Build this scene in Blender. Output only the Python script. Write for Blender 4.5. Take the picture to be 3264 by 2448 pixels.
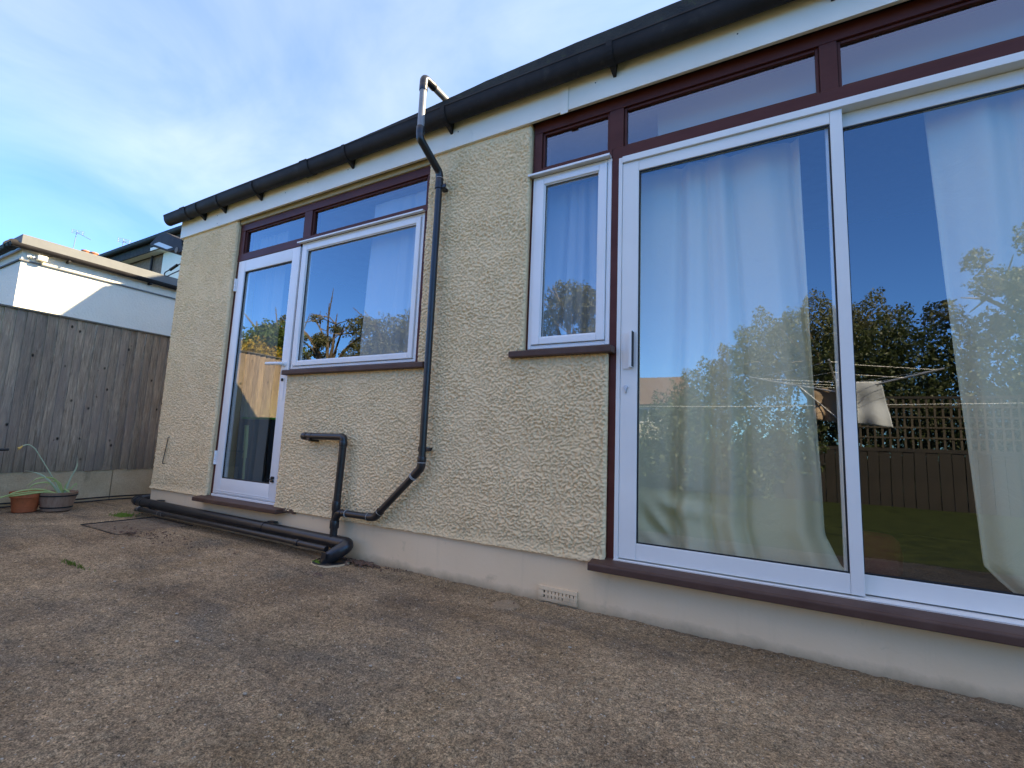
import bpy, bmesh, math, random
import numpy as np
from mathutils import Vector, Matrix
random.seed(7); rng = np.random.default_rng(11)
for o in list(bpy.data.objects): bpy.data.objects.remove(o)
scene = bpy.context.scene
COL = scene.collection
R = math.radians

# ------------------------------------------------------------------ camera
cam_d = bpy.data.cameras.new('camera'); cam = bpy.data.objects.new('camera', cam_d); COL.objects.link(cam)
yaw, pitch, roll = -0.5134, 0.1224, 0.041
fwd = Vector((math.sin(yaw)*math.cos(pitch), math.cos(yaw)*math.cos(pitch), math.sin(pitch)))
r0 = Vector((math.cos(yaw), -math.sin(yaw), 0)); u0 = r0.cross(fwd)
rt = r0*math.cos(roll)+u0*math.sin(roll); upv = -r0*math.sin(roll)+u0*math.cos(roll)
M = Matrix((rt, upv, -fwd)).transposed().to_4x4(); M.translation = Vector((5.1322, -2.28, 0.8008))
cam.matrix_world = M
cam_d.sensor_width = 36; cam_d.sensor_fit = 'HORIZONTAL'; cam_d.lens = 36*1495.6/3264
cam_d.clip_start = 0.02; cam_d.clip_end = 1500
scene.camera = cam
# ------------------------------------------------------------------ light
SUN = Vector((1.35, 1.0, 1.3)).normalized()
w = bpy.data.worlds.new('World'); scene.world = w; w.use_nodes = True
nt = w.node_tree; nt.nodes.clear()
def N(nt, t, **k):
    n = nt.nodes.new(t)
    for a, b in k.items(): setattr(n, a, b)
    return n
def math_n(nt, op, a, b=None, c=None):
    n = N(nt, 'ShaderNodeMath', operation=op)
    for i, v in enumerate((a, b, c)):
        if v is None: continue
        if isinstance(v, (int, float)): n.inputs[i].default_value = v
        else: nt.links.new(v, n.inputs[i])
    return n.outputs[0]
def mixc(nt, fac, a, b, blend='MIX'):
    n = N(nt, 'ShaderNodeMix', data_type='RGBA', blend_type=blend)
    for s, v in ((n.inputs[0], fac), (n.inputs[6], a), (n.inputs[7], b)):
        if isinstance(v, (int, float)): s.default_value = v
        elif isinstance(v, tuple): s.default_value = v if len(v) == 4 else (*v, 1)
        else: nt.links.new(v, s)
    return n.outputs[2]
def ramp(nt, v, a, b, interp='LINEAR', c0=(0,0,0,1), c1=(1,1,1,1)):
    n = N(nt, 'ShaderNodeValToRGB'); n.color_ramp.interpolation = interp
    n.color_ramp.elements[0].position = a; n.color_ramp.elements[1].position = b
    n.color_ramp.elements[0].color = c0; n.color_ramp.elements[1].color = c1
    nt.links.new(v, n.inputs[0]); return n.outputs[0]
def noise(nt, vec, scale, detail=4, rough=.55, dist=0.0, out=0):
    n = N(nt, 'ShaderNodeTexNoise'); n.inputs['Scale'].default_value = scale; n.inputs['Detail'].default_value = detail
    n.inputs['Roughness'].default_value = rough; n.inputs['Distortion'].default_value = dist
    if vec is not None: nt.links.new(vec, n.inputs['Vector'])
    return n.outputs[out]
sky = N(nt, 'ShaderNodeTexSky', sky_type='NISHITA'); sky.sun_disc = False
sky.sun_elevation = math.asin(SUN.z); sky.sun_rotation = math.atan2(SUN.x, SUN.y)
sky.air_density = 1.0; sky.dust_density = 0.2; sky.ozone_density = 3.0
tc = N(nt, 'ShaderNodeTexCoord')
sep = N(nt, 'ShaderNodeSeparateXYZ'); nt.links.new(tc.outputs['Generated'], sep.inputs[0])
zz = math_n(nt, 'ADD', math_n(nt, 'MAXIMUM', sep.outputs[2], 0.0), 0.22)
cx = math_n(nt, 'DIVIDE', sep.outputs[0], zz); cy = math_n(nt, 'DIVIDE', sep.outputs[1], zz)
cmb = N(nt, 'ShaderNodeCombineXYZ'); nt.links.new(cx, cmb.inputs[0]); nt.links.new(cy, cmb.inputs[1]); cmb.inputs[2].default_value = 3.7
n1 = noise(nt, cmb.outputs[0], 1.15, 6, .5, .6)
n2 = noise(nt, cmb.outputs[0], 2.1, 6, .55, .5)
bias = math_n(nt, 'ADD', math_n(nt, 'MULTIPLY', sep.outputs[1], .45), math_n(nt, 'MULTIPLY', sep.outputs[2], 1.3))
biasc = math_n(nt, 'MINIMUM', bias, .78)
dens = math_n(nt, 'ADD', math_n(nt, 'MULTIPLY', n1, 2.9), math_n(nt, 'MULTIPLY', biasc, .85))
mask = ramp(nt, dens, 1.58, 2.16, 'EASE')
veil = math_n(nt, 'MULTIPLY', ramp(nt, bias, .30, .75), .55)
mask = math_n(nt, 'MAXIMUM', mask, veil)
mask = math_n(nt, 'MULTIPLY', mask, .93)
ccol = mixc(nt, ramp(nt, n2, .3, .72), (.118, .183, .29), (.285, .342, .41))        # backlit clouds on the sun's side
lit = mixc(nt, ramp(nt, n2, .3, .72), (.44, .43, .42), (.70, .65, .59))               # front-lit clouds opposite the sun, brightened and warmed to fill the shaded facade
side = ramp(nt, math_n(nt, 'MULTIPLY_ADD', sep.outputs[1], -.5, .5), .38, .92)
ccol = mixc(nt, side, ccol, lit)
blue = mixc(nt, 1.0, sky.outputs[0], (.27, .72, 1.50), 'MULTIPLY')
blue = mixc(nt, 1.0, blue, (.105, .105, .105), 'MULTIPLY')
bg = N(nt, 'ShaderNodeBackground'); bg.inputs[1].default_value = 1.0
nt.links.new(mixc(nt, mask, blue, ccol), bg.inputs[0])
wo = N(nt, 'ShaderNodeOutputWorld'); nt.links.new(bg.outputs[0], wo.inputs[0])
sd = bpy.data.lights.new('sun', 'SUN'); sd.energy = 4.0; sd.angle = R(.55); sd.color = (1, .96, .90)
so = bpy.data.objects.new('sun', sd); COL.objects.link(so); so.rotation_euler = (-SUN).to_track_quat('-Z', 'Y').to_euler()
so.location = (8, 6, 9)
scene.view_settings.view_transform = 'Standard'; scene.view_settings.look = 'None'
scene.view_settings.exposure = 2.05; scene.view_settings.gamma = 1; scene.view_settings.use_curve_mapping = False
scene.view_settings.use_white_balance = True; scene.view_settings.white_balance_temperature = 9400; scene.view_settings.white_balance_tint = 6
scene.render.engine = 'CYCLES'
scene.cycles.max_bounces = 8; scene.cycles.transparent_max_bounces = 12

# ------------------------------------------------------------------ materials
MATS = {}
def mat(name, col, rough=.6, col2=None, nscale=8, bump=0.0, bscale=60, spec=.5, metal=0, fine=None, grime=None, stretch=None, coat=0):
    if name in MATS: return MATS[name]
    m = bpy.data.materials.new(name); m.use_nodes = True; nt = m.node_tree; b = nt.nodes['Principled BSDF']
    tc = N(nt, 'ShaderNodeTexCoord'); vec = tc.outputs['Object']
    if stretch:
        mp = N(nt, 'ShaderNodeMapping'); mp.inputs['Scale'].default_value = stretch; nt.links.new(vec, mp.inputs[0]); vec = mp.outputs[0]
    c = (*col, 1)
    if col2:
        c = mixc(nt, ramp(nt, noise(nt, vec, nscale, 5, .6), .3, .7), col, col2)
    if fine:   # (scale, strength) small value variation
        f = ramp(nt, noise(nt, vec, fine[0], 3, .7), .25, .75, c0=(1-fine[1],)*3+(1,), c1=(1+fine[1],)*3+(1,))
        c = mixc(nt, 1.0, c, f, 'MULTIPLY')
    if grime:  # (colour, scale, lo, hi)
        c = mixc(nt, ramp(nt, noise(nt, vec, grime[1], 6, .65, .4), grime[2], grime[3]), c, grime[0])
    if isinstance(c, tuple): b.inputs['Base Color'].default_value = c
    else: nt.links.new(c, b.inputs['Base Color'])
    b.inputs['Roughness'].default_value = rough; b.inputs['Specular IOR Level'].default_value = spec; b.inputs['Metallic'].default_value = metal
    b.inputs['Coat Weight'].default_value = coat
    if bump:
        bn = N(nt, 'ShaderNodeBump'); bn.inputs['Strength'].default_value = 1; bn.inputs['Distance'].default_value = bump
        nt.links.new(noise(nt, vec, bscale, 4, .6), bn.inputs['Height']); nt.links.new(bn.outputs[0], b.inputs['Normal'])
    MATS[name] = m; return m
def weather(m, zlo, zhi, col, amt, streak=None):
    nt = m.node_tree; b = nt.nodes['Principled BSDF']; g = N(nt, 'ShaderNodeNewGeometry'); sp = N(nt, 'ShaderNodeSeparateXYZ'); nt.links.new(g.outputs['Position'], sp.inputs[0])
    src = b.inputs['Base Color'].links[0].from_socket; nz = noise(nt, g.outputs['Position'], 7, 6, .7)
    f = ramp(nt, math_n(nt, 'ADD', math_n(nt, 'MULTIPLY', math_n(nt, 'SUBTRACT', sp.outputs[2], zlo), 1/(zhi-zlo)), math_n(nt, 'MULTIPLY_ADD', nz, 1.6, -.8)), 0, 1, c0=(1, 1, 1, 1), c1=(0, 0, 0, 1))
    c = mixc(nt, math_n(nt, 'MULTIPLY', f, amt), src, col)
    if streak:
        mp = N(nt, 'ShaderNodeMapping'); mp.inputs['Scale'].default_value = (14, 14, .9); nt.links.new(g.outputs['Position'], mp.inputs[0])
        c = mixc(nt, math_n(nt, 'MULTIPLY', ramp(nt, noise(nt, mp.outputs[0], 1.0, 5, .65), .56, .80), streak), c, col)
    nt.links.new(c, b.inputs['Base Color'])
M_render = mat('cream masonry paint', (.82, .57, .315), .75, (.88, .63, .37), 1.3, .0012, 110, .3, fine=(70, .10), grime=((.36, .29, .17), 5, .62, .95))
M_plinth = mat('smooth cream paint', (.80, .57, .35), .6, (.84, .61, .39), 2.5, .0010, 45, .4, grime=((.30, .235, .15), 6, .62, .86))
weather(M_plinth, -.005, .05, (.25, .19, .115), .75, .16); weather(M_render, .22, .42, (.46, .36, .20), .30, .22)
M_lintel = mat('tan rendered strip', (.40, .31, .17), .8, (.48, .38, .22), 6, .003, 50, .3)
M_maroon = mat('maroon gloss paint', (.085, .020, .014), .42, (.115, .032, .024), 9, .0006, 60, .18, stretch=(.3, 1, 1))
M_sill = mat('brown sill paint', (.075, .036, .026), .5, (.11, .06, .045), 7, .0008, 50, .22, grime=((.13, .10, .08), 9, .66, .9))
M_white = mat('white upvc', (.82, .81, .80), .32, (.76, .75, .73), 3, .0002, 30, .5, grime=((.45, .43, .38), 13, .68, .95))
M_alu = mat('white painted aluminium', (.80, .78, .73), .4, (.74, .72, .68), 3, .0002, 30, .5, grime=((.36, .34, .30), 12, .70, .95))
M_seal = mat('black rubber seal', (.01, .01, .011), .6)
M_fascia = mat('white fascia board', (.86, .80, .68), .5, (.78, .71, .59), 2, .0003, 30, .5, grime=((.42, .38, .27), 5, .66, 1.0))
M_pipe = mat('black plastic pipe', (.012, .012, .014), .33, (.024, .022, .022), 11, .0004, 90, .5, grime=((.09, .08, .07), 14, .62, .9))
M_pipe_up = mat('pale grey pipe', (.20, .19, .19), .4, (.26, .25, .25), 11, .0004, 90, .5)  # paler grey than the other pipes, for the upper run
M_gut = mat('weathered black gutter', (.020, .018, .018), .6, (.034, .030, .029), 6, .0008, 40, .15, grime=((.07, .065, .055), 9, .60, .9))
M_cem = mat('white joint cement', (.36, .35, .33), .6)
M_felt = mat('roofing felt', (.035, .034, .035), .9, (.06, .058, .05), 8, .003, 90, .2, grime=((.08, .10, .035), 16, .60, .75))
M_moss = mat('moss', (.08, .13, .02), .95, (.15, .23, .04), 40, .004, 200, .1)
M_dark = mat('dark interior', (.02, .018, .017), .9)  # near black, so the rooms look unlit behind the glass
M_floor_in = mat('brown carpet', (.05, .04, .033), .95)
M_wood = mat('weathered fence wood', (.045, .032, .022), .85, (.07, .05, .035), 3.0, .0022, 26, .2, fine=(40, .22), stretch=(6, 6, .7), grime=((.085, .068, .055), 2.6, .60, .80))
M_shadewood = mat('shade darkened wood', (.006, .005, .004), .8, (.02, .014, .010), 3)  # end fence wood, shade put into the colour though the sun reaches it
M_woodcap = mat('capping wood', (.20, .17, .13), .85, (.12, .10, .08), 7, .001, 40, .2)
M_cboard = mat('concrete gravel board', (.46, .325, .185), .9, (.58, .43, .27), 4, .003, 60, .2, fine=(80, .15), grime=((.17, .14, .075), 4.5, .58, .85))
M_nwall = mat('white stippled paint', (.86, .79, .64), .8, (.80, .73, .60), 3, .006, 35, .2)
M_nband = mat('grey felt kerb', (.16, .16, .155), .85, (.20, .20, .19), 4, .001, 50, .2)
M_brick = mat('brown roughcast', (.20, .115, .07), .9, (.30, .19, .125), 9, .02, 9, .2)
M_terra = mat('terracotta plastic', (.55, .13, .045), .6, (.42, .10, .035), 20, .0008, 90, .4, fine=(60, .15))
M_clay = mat('orange clay', (.62, .19, .08), .8, (.5, .15, .06), 6)
M_barrel = mat('brown barrel plastic', (.24, .13, .08), .6, (.34, .21, .14), 18, .0015, 60, .3, stretch=(3, 3, .5))
M_soil = mat('soil', (.03, .022, .016), .95, bump=.004, bscale=120)
M_leafg = mat('daffodil leaf', (.30, .38, .10), .5, (.48, .52, .20), 9)
M_stem = mat('pale stem', (.48, .54, .34), .5, (.38, .45, .28), 20)
M_petal = mat('yellow petal', (.75, .42, .10), .6)
M_lime = mat('lime green plastic', (.16, .50, .03), .4)
M_limep = mat('pale lime grip', (.42, .55, .18), .4)
M_blackpl = mat('matt black plastic', (.012, .012, .013), .5)
M_iron = mat('rusty cast iron', (.24, .16, .105), .95, (.36, .26, .17), 14, .0015, 60, .1)
M_leafd = mat('dead leaf', (.085, .04, .025), .7, (.14, .075, .045), 30)
M_stone = mat('pale pebble', (.50, .45, .37), .8, (.30, .26, .20), 30)
M_slate = mat('house roof tiles', (.15, .085, .06), .8, (.20, .12, .09), 5)
M_hwall = mat('pale house wall', (.62, .58, .48), .8)
M_glassdark = mat('far window glass', (.05, .06, .07), .1)
M_cloth = mat('grey towel', (.42, .46, .52), .9, (.36, .40, .46), 6)
M_clothb = mat('brown towel', (.36, .27, .20), .9)
M_steel = mat('galvanised tube', (.55, .56, .57), .35, metal=.8)
M_bark = mat('bark', (.16, .12, .085), .9, (.26, .20, .14), 12, .01, 20)
M_lampglass = mat('flood lamp glass', (.50, .52, .46), .25, spec=.6)
M_plasticw = mat('cream plastic lamp', (.75, .72, .62), .5)
M_alum = mat('aerial aluminium', (.35, .36, .38), .4, metal=.6)

def curtain_mat(name, col, rib=0):
    m = bpy.data.materials.new(name); m.use_nodes = True; nt = m.node_tree; b = nt.nodes['Principled BSDF']
    b.inputs['Base Color'].default_value = (*col, 1); b.inputs['Roughness'].default_value = .9; b.inputs['Specular IOR Level'].default_value = .1
    tc = N(nt, 'ShaderNodeTexCoord')
    bn = N(nt, 'ShaderNodeBump'); bn.inputs['Distance'].default_value = .006; bn.inputs['Strength'].default_value = .8
    nt.links.new(noise(nt, tc.outputs['Object'], 9, 4, .6, .8), bn.inputs['Height']); nt.links.new(bn.outputs[0], b.inputs['Normal'])
    return m
M_curt = curtain_mat('cream curtain', (.68, .62, .44)); M_curt2 = curtain_mat('pale blue curtain', (.34, .36, .36)); M_net = curtain_mat('net curtain', (.16, .17, .165))

def glass_mat():
    m = bpy.data.materials.new('window glass'); m.use_nodes = True; nt = m.node_tree; nt.nodes.clear()
    lw = N(nt, 'ShaderNodeLayerWeight'); lw.inputs[0].default_value = .5; fres = math_n(nt, 'MULTIPLY_ADD', math_n(nt, 'POWER', lw.outputs['Facing'], 4.0), .74, .19)
    tr = N(nt, 'ShaderNodeBsdfTransparent'); tr.inputs[0].default_value = (.95, .97, .955, 1)
    gl = N(nt, 'ShaderNodeBsdfGlossy'); gl.inputs['Roughness'].default_value = 0.0; gl.inputs[0].default_value = (1, 1, 1, 1)
    tc = N(nt, 'ShaderNodeTexCoord')
    bn = N(nt, 'ShaderNodeBump'); bn.inputs['Distance'].default_value = .0006; bn.inputs['Strength'].default_value = .5
    nt.links.new(noise(nt, tc.outputs['Object'], 3.0, 1, .4), bn.inputs['Height']); nt.links.new(bn.outputs[0], gl.inputs['Normal'])
    mx = N(nt, 'ShaderNodeMixShader'); nt.links.new(fres, mx.inputs[0]); nt.links.new(tr.outputs[0], mx.inputs[1]); nt.links.new(gl.outputs[0], mx.inputs[2])
    out = N(nt, 'ShaderNodeOutputMaterial'); nt.links.new(mx.outputs[0], out.inputs[0]); return m
M_glass = glass_mat()
def leaf_mat(name, a, b2):
    m = bpy.data.materials.new(name); m.use_nodes = True; nt = m.node_tree; b = nt.nodes['Principled BSDF']
    oi = N(nt, 'ShaderNodeTexCoord')
    c = mixc(nt, ramp(nt, noise(nt, oi.outputs['Object'], 2.5, 4, .7), .3, .7), a, b2); nt.links.new(c, b.inputs['Base Color'])
    b.inputs['Roughness'].default_value = .55
    t = N(nt, 'ShaderNodeBsdfTranslucent'); nt.links.new(c, t.inputs[0])
    mx = N(nt, 'ShaderNodeMixShader'); mx.inputs[0].default_value = .3
    nt.links.new(b.outputs[0], mx.inputs[1]); nt.links.new(t.outputs[0], mx.inputs[2])
    nt.links.new(mx.outputs[0], nt.nodes['Material Output'].inputs[0]); return m
M_leaf1 = leaf_mat('green foliage', (.05, .10, .02), (.10, .15, .03)); M_leaf2 = leaf_mat('olive foliage', (.10, .11, .04), (.15, .15, .07))
M_leaf3 = leaf_mat('dark hedge foliage', (.035, .055, .015), (.07, .09, .025)); M_leafy = leaf_mat('yellow blossom', (.45, .28, .02), (.30, .25, .03))

def patio_mat():
    m = bpy.data.materials.new('weathered concrete'); m.use_nodes = True; nt = m.node_tree; b = nt.nodes['Principled BSDF']
    tc = N(nt, 'ShaderNodeTexCoord'); v = tc.outputs['Object']
    c = mixc(nt, ramp(nt, noise(nt, v, 1.3, 6, .62, .6), .34, .66), (.165, .112, .070), (.38, .272, .172))
    c = mixc(nt, ramp(nt, noise(nt, v, .9, 5, .6, 1.2), .53, .74), c, (.145, .125, .100))          # grey algae patches
    mp = N(nt, 'ShaderNodeMapping'); mp.inputs['Location'].default_value = (3.3, 1.7, 0); nt.links.new(v, mp.inputs[0])
    c = mixc(nt, math_n(nt, 'MULTIPLY', ramp(nt, noise(nt, mp.outputs[0], 1.1, 5, .6, .9), .53, .78), .65), c, (.23, .15, .075))   # ochre
    # strip by the wall: greener, lighter
    sp = N(nt, 'ShaderNodeSeparateXYZ'); nt.links.new(v, sp.inputs[0])
    near = ramp(nt, math_n(nt, 'ADD', sp.outputs[1], math_n(nt, 'MULTIPLY', noise(nt, v, 2.2, 4), .5)), -.16, .14)
    c = mixc(nt, math_n(nt, 'MULTIPLY', near, .55), c, (.20, .145, .085))
    rm = N(nt, 'ShaderNodeMapping'); rm.inputs['Rotation'].default_value = (0, 0, .62); rm.inputs['Scale'].default_value = (.55, 3.2, 1); nt.links.new(v, rm.inputs[0])
    stt = ramp(nt, noise(nt, rm.outputs[0], 1.7, 6, .62, .5), .47, .70); c = mixc(nt, math_n(nt, 'MULTIPLY', stt, .5), c, (.43, .305, .19))
    rm2 = N(nt, 'ShaderNodeMapping'); rm2.inputs['Rotation'].default_value = (0, 0, .62); rm2.inputs['Scale'].default_value = (.6, 3.6, 1); rm2.inputs['Location'].default_value = (5, 2, 0); nt.links.new(v, rm2.inputs[0])
    stt = ramp(nt, noise(nt, rm2.outputs[0], 2.2, 6, .65, .5), .52, .74); c = mixc(nt, math_n(nt, 'MULTIPLY', stt, .55), c, (.10, .085, .072))
    fs = noise(nt, v, 230, 2, .6); c = mixc(nt, 1.0, c, ramp(nt, fs, .30, .70, c0=(.42, .42, .42, 1), c1=(1.68, 1.64, 1.58, 1)), 'MULTIPLY')
    # gritty speckle
    sc = noise(nt, v, 95, 4, .75); c = mixc(nt, 1.0, c, ramp(nt, sc, .28, .72, c0=(.28, .28, .29, 1), c1=(1.95, 1.88, 1.8, 1)), 'MULTIPLY')
    c = mixc(nt, 1.0, c, ramp(nt, noise(nt, v, 26, 5, .7, .5), .3, .7, c0=(.72, .71, .70, 1), c1=(1.3, 1.28, 1.25, 1)), 'MULTIPLY')
    vo = N(nt, 'ShaderNodeTexVoronoi'); vo.inputs['Scale'].default_value = 85; nt.links.new(v, vo.inputs['Vector'])
    st = math_n(nt, 'MULTIPLY', math_n(nt, 'LESS_THAN', vo.outputs['Distance'], .26), math_n(nt, 'GREATER_THAN', noise(nt, v, 42, 2), .60))
    c = mixc(nt, math_n(nt, 'MULTIPLY', st, .7), c, (.62, .55, .45))
    dk = ramp(nt, noise(nt, v, 55, 3, .8), .30, .42, c0=(.35, .34, .33, 1)); c = mixc(nt, 1.0, c, dk, 'MULTIPLY')
    ex = N(nt, 'ShaderNodeMapping', vector_type='TEXTURE'); ex.inputs['Location'].default_value = (3.94, -.135, 0); ex.inputs['Scale'].default_value = (.075, .068, 1); nt.links.new(v, ex.inputs[0]); ln = N(nt, 'ShaderNodeVectorMath', operation='LENGTH'); sc2 = N(nt, 'ShaderNodeVectorMath', operation='MULTIPLY'); sc2.inputs[1].default_value = (1, 1, 0); nt.links.new(ex.outputs[0], sc2.inputs[0]); nt.links.new(sc2.outputs[0], ln.inputs[0])
    c = mixc(nt, ramp(nt, ln.outputs['Value'], .85, 1.05, c0=(.6, .6, .6, 1), c1=(0, 0, 0, 1)), c, (.42, .30, .19))
    nt.links.new(c, b.inputs['Base Color']); b.inputs['Roughness'].default_value = .88; b.inputs['Specular IOR Level'].default_value = .25
    h = math_n(nt, 'ADD', math_n(nt, 'MULTIPLY', noise(nt, v, 60, 5, .7), 1.0), math_n(nt, 'MULTIPLY', math_n(nt, 'SUBTRACT', .5, vo.outputs['Distance']), .5))
    bn = N(nt, 'ShaderNodeBump'); bn.inputs['Distance'].default_value = .013; bn.inputs['Strength'].default_value = 1
    nt.links.new(h, bn.inputs['Height']); nt.links.new(bn.outputs[0], b.inputs['Normal']); return m
M_patio = patio_mat()
M_grass = mat('lawn grass', (.012, .020, .006), .9, (.034, .045, .014), 5, .02, 60, .1)  # grass darkened, standing in for shade across the mirrored garden

# ------------------------------------------------------------------ helpers
class MB:
    def __init__(s): s.v = []; s.f = []; s.mi = []; s.cur = 0
    def add(s, vs, fs):
        o = len(s.v); s.v += [tuple(v) for v in vs]; s.f += [tuple(i+o for i in f) for f in fs]; s.mi += [s.cur]*len(fs)
    def box(s, x0, x1, y0, y1, z0, z1, ch=0.0):
        if ch <= 0:
            v = [(x, y, z) for x in (x0, x1) for y in (y0, y1) for z in (z0, z1)]
            s.add(v, [(0,1,3,2),(4,6,7,5),(0,4,5,1),(2,3,7,6),(0,2,6,4),(1,5,7,3)]); return
        c = min(ch, abs(x1-x0)*.45, abs(y1-y0)*.45, abs(z1-z0)*.45)
        bm = bmesh.new(); bmesh.ops.create_cube(bm, size=1)
        for v in bm.verts: v.co = Vector(((x0+x1)/2+v.co.x*(x1-x0), (y0+y1)/2+v.co.y*(y1-y0), (z0+z1)/2+v.co.z*(z1-z0)))
        bmesh.ops.bevel(bm, geom=list(bm.edges), offset=c, segments=2, affect='EDGES', profile=.6)
        bm.verts.index_update(); s.add([v.co[:] for v in bm.verts], [[v.index for v in f.verts] for f in bm.faces]); bm.free()
    def ring(s, c, ax, up_, r, n, sy=1.0):
        side = ax.cross(up_).normalized(); u2 = side.cross(ax).normalized()
        return [c+side*(math.cos(2*math.pi*i/n)*r)+u2*(math.sin(2*math.pi*i/n)*r*sy) for i in range(n)]
    def tube(s, pts, r, n=16, cap=True):
        pts = [Vector(p) for p in pts]; rs = r if isinstance(r, (list, tuple)) else [r]*len(pts)
        rings = []; up_ = None
        for i, p in enumerate(pts):
            a = (pts[min(i+1, len(pts)-1)]-pts[max(i-1, 0)]).normalized()
            if up_ is None: up_ = Vector((0, 0, 1)) if abs(a.z) < .9 else Vector((0, 1, 0))
            up_ = (up_-a*up_.dot(a)).normalized() if (up_-a*up_.dot(a)).length > 1e-4 else Vector((1, 0, 0))
            rings.append(s.ring(p, a, up_, rs[i], n))
        v = [x for g in rings for x in g]; f = []
        for i in range(len(pts)-1):
            for j in range(n): f.append((i*n+j, i*n+(j+1) % n, (i+1)*n+(j+1) % n, (i+1)*n+j))
        if cap: f.append(tuple(range(n))[::-1]); f.append(tuple((len(pts)-1)*n+j for j in range(n)))
        s.add(v, f)
    def lathe(s, prof, c=(0,0,0), n=28, cap=True):
        v = []; f = []
        for r, z in prof:
            for j in range(n): a = 2*math.pi*j/n; v.append((c[0]+r*math.cos(a), c[1]+r*math.sin(a), c[2]+z))
        for i in range(len(prof)-1):
            for j in range(n): f.append((i*n+j, i*n+(j+1) % n, (i+1)*n+(j+1) % n, (i+1)*n+j))
        if cap: f.append(tuple(range(n))[::-1])
        s.add(v, f)
    def build(s, name, m, parent=None, smooth=False, fix=True):
        me = bpy.data.meshes.new(name); me.from_pydata(s.v, [], s.f); me.update()
        for mm in (m if isinstance(m, (list, tuple)) else [m]): me.materials.append(mm)
        if any(s.mi): me.polygons.foreach_set('material_index', s.mi)
        if fix:
            bm = bmesh.new(); bm.from_mesh(me); bmesh.ops.recalc_face_normals(bm, faces=bm.faces); bm.to_mesh(me); bm.free()
        if smooth: smooth_auto(me)
        o = bpy.data.objects.new(name, me); COL.objects.link(o)
        if parent: o.parent = parent
        return o
def smooth_auto(me, ang=40):
    me.polygons.foreach_set('use_smooth', [True]*len(me.polygons))
    bm = bmesh.new(); bm.from_mesh(me)
    for e in bm.edges:
        if len(e.link_faces) == 2 and e.calc_face_angle(0) > R(ang): e.smooth = False
    bm.to_mesh(me); bm.free()
def tag(o, label=None, cat=None, group=None, kind=None):
    if label: o['label'] = label
    if cat: o['category'] = cat
    if group: o['group'] = group
    if kind: o['kind'] = kind
    return o
def thing(name, label, cat, group=None, loc=(0,0,0)):
    o = bpy.data.objects.new(name, None); o.empty_display_size = .1; COL.objects.link(o); o.location = loc
    return tag(o, label, cat, group)
def bend(pts, r=.05, n=6):
    """round the corners of a polyline"""
    P = [Vector(p) for p in pts]; out = [P[0]]
    for i in range(1, len(P)-1):
        a = (P[i-1]-P[i]); b = (P[i+1]-P[i]); d = min(r, a.length*.45, b.length*.45); A = P[i]+a.normalized()*d; B = P[i]+b.normalized()*d
        for k in range(n+1):
            t = k/n; out.append(A*(1-t)**2+P[i]*2*t*(1-t)+B*t*t)
    out.append(P[-1]); return out
def grid_mesh(name, X, Y, Z, m, parent=None, facemask=None, smooth=True):
    """X,Y,Z 2-D arrays"""
    h, wd = X.shape; idx = np.arange(h*wd).reshape(h, wd)
    f = np.stack([idx[:-1, :-1], idx[:-1, 1:], idx[1:, 1:], idx[1:, :-1]], -1)
    f = f[facemask] if facemask is not None else f.reshape(-1, 4)
    used = np.unique(f); remap = np.full(h*wd, -1); remap[used] = np.arange(len(used)); f = remap[f]
    co = np.stack([X, Y, Z], -1).reshape(-1, 3)[used]
    me = bpy.data.meshes.new(name); me.vertices.add(len(co)); me.vertices.foreach_set('co', co.ravel().astype(np.float32))
    me.loops.add(f.size); me.loops.foreach_set('vertex_index', f.ravel().astype(np.int32))
    me.polygons.add(len(f)); me.polygons.foreach_set('loop_start', np.arange(0, f.size, 4, dtype=np.int32))
    me.polygons.foreach_set('loop_total', np.full(len(f), 4, np.int32))
    me.update(calc_edges=True); me.validate()
    if smooth: me.polygons.foreach_set('use_smooth', [True]*len(me.polygons))
    me.materials.append(m); o = bpy.data.objects.new(name, me); COL.objects.link(o)
    if parent: o.parent = parent
    return o
def gnoise(x, y, seed):
    """2-D gradient noise, -1..1"""
    x0 = np.floor(x).astype(np.int64); y0 = np.floor(y).astype(np.int64); fx = x-x0; fy = y-y0
    def g(ix, iy, dx, dy):
        h = (ix*374761393+iy*668265263+seed*1442695041) & 0xffffffff; h = ((h ^ (h >> 13))*1274126177) & 0xffffffff; h = (h ^ (h >> 16))
        a = (h % 4096)/4096.0*2*np.pi; return np.cos(a)*dx+np.sin(a)*dy
    s = lambda t: t*t*t*(t*(t*6-15)+10)
    u, v_ = s(fx), s(fy)
    return ((g(x0, y0, fx, fy)*(1-u)+g(x0+1, y0, fx-1, fy)*u)*(1-v_)+(g(x0, y0+1, fx, fy-1)*(1-u)+g(x0+1, y0+1, fx-1, fy-1)*u)*v_)*1.5

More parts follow.
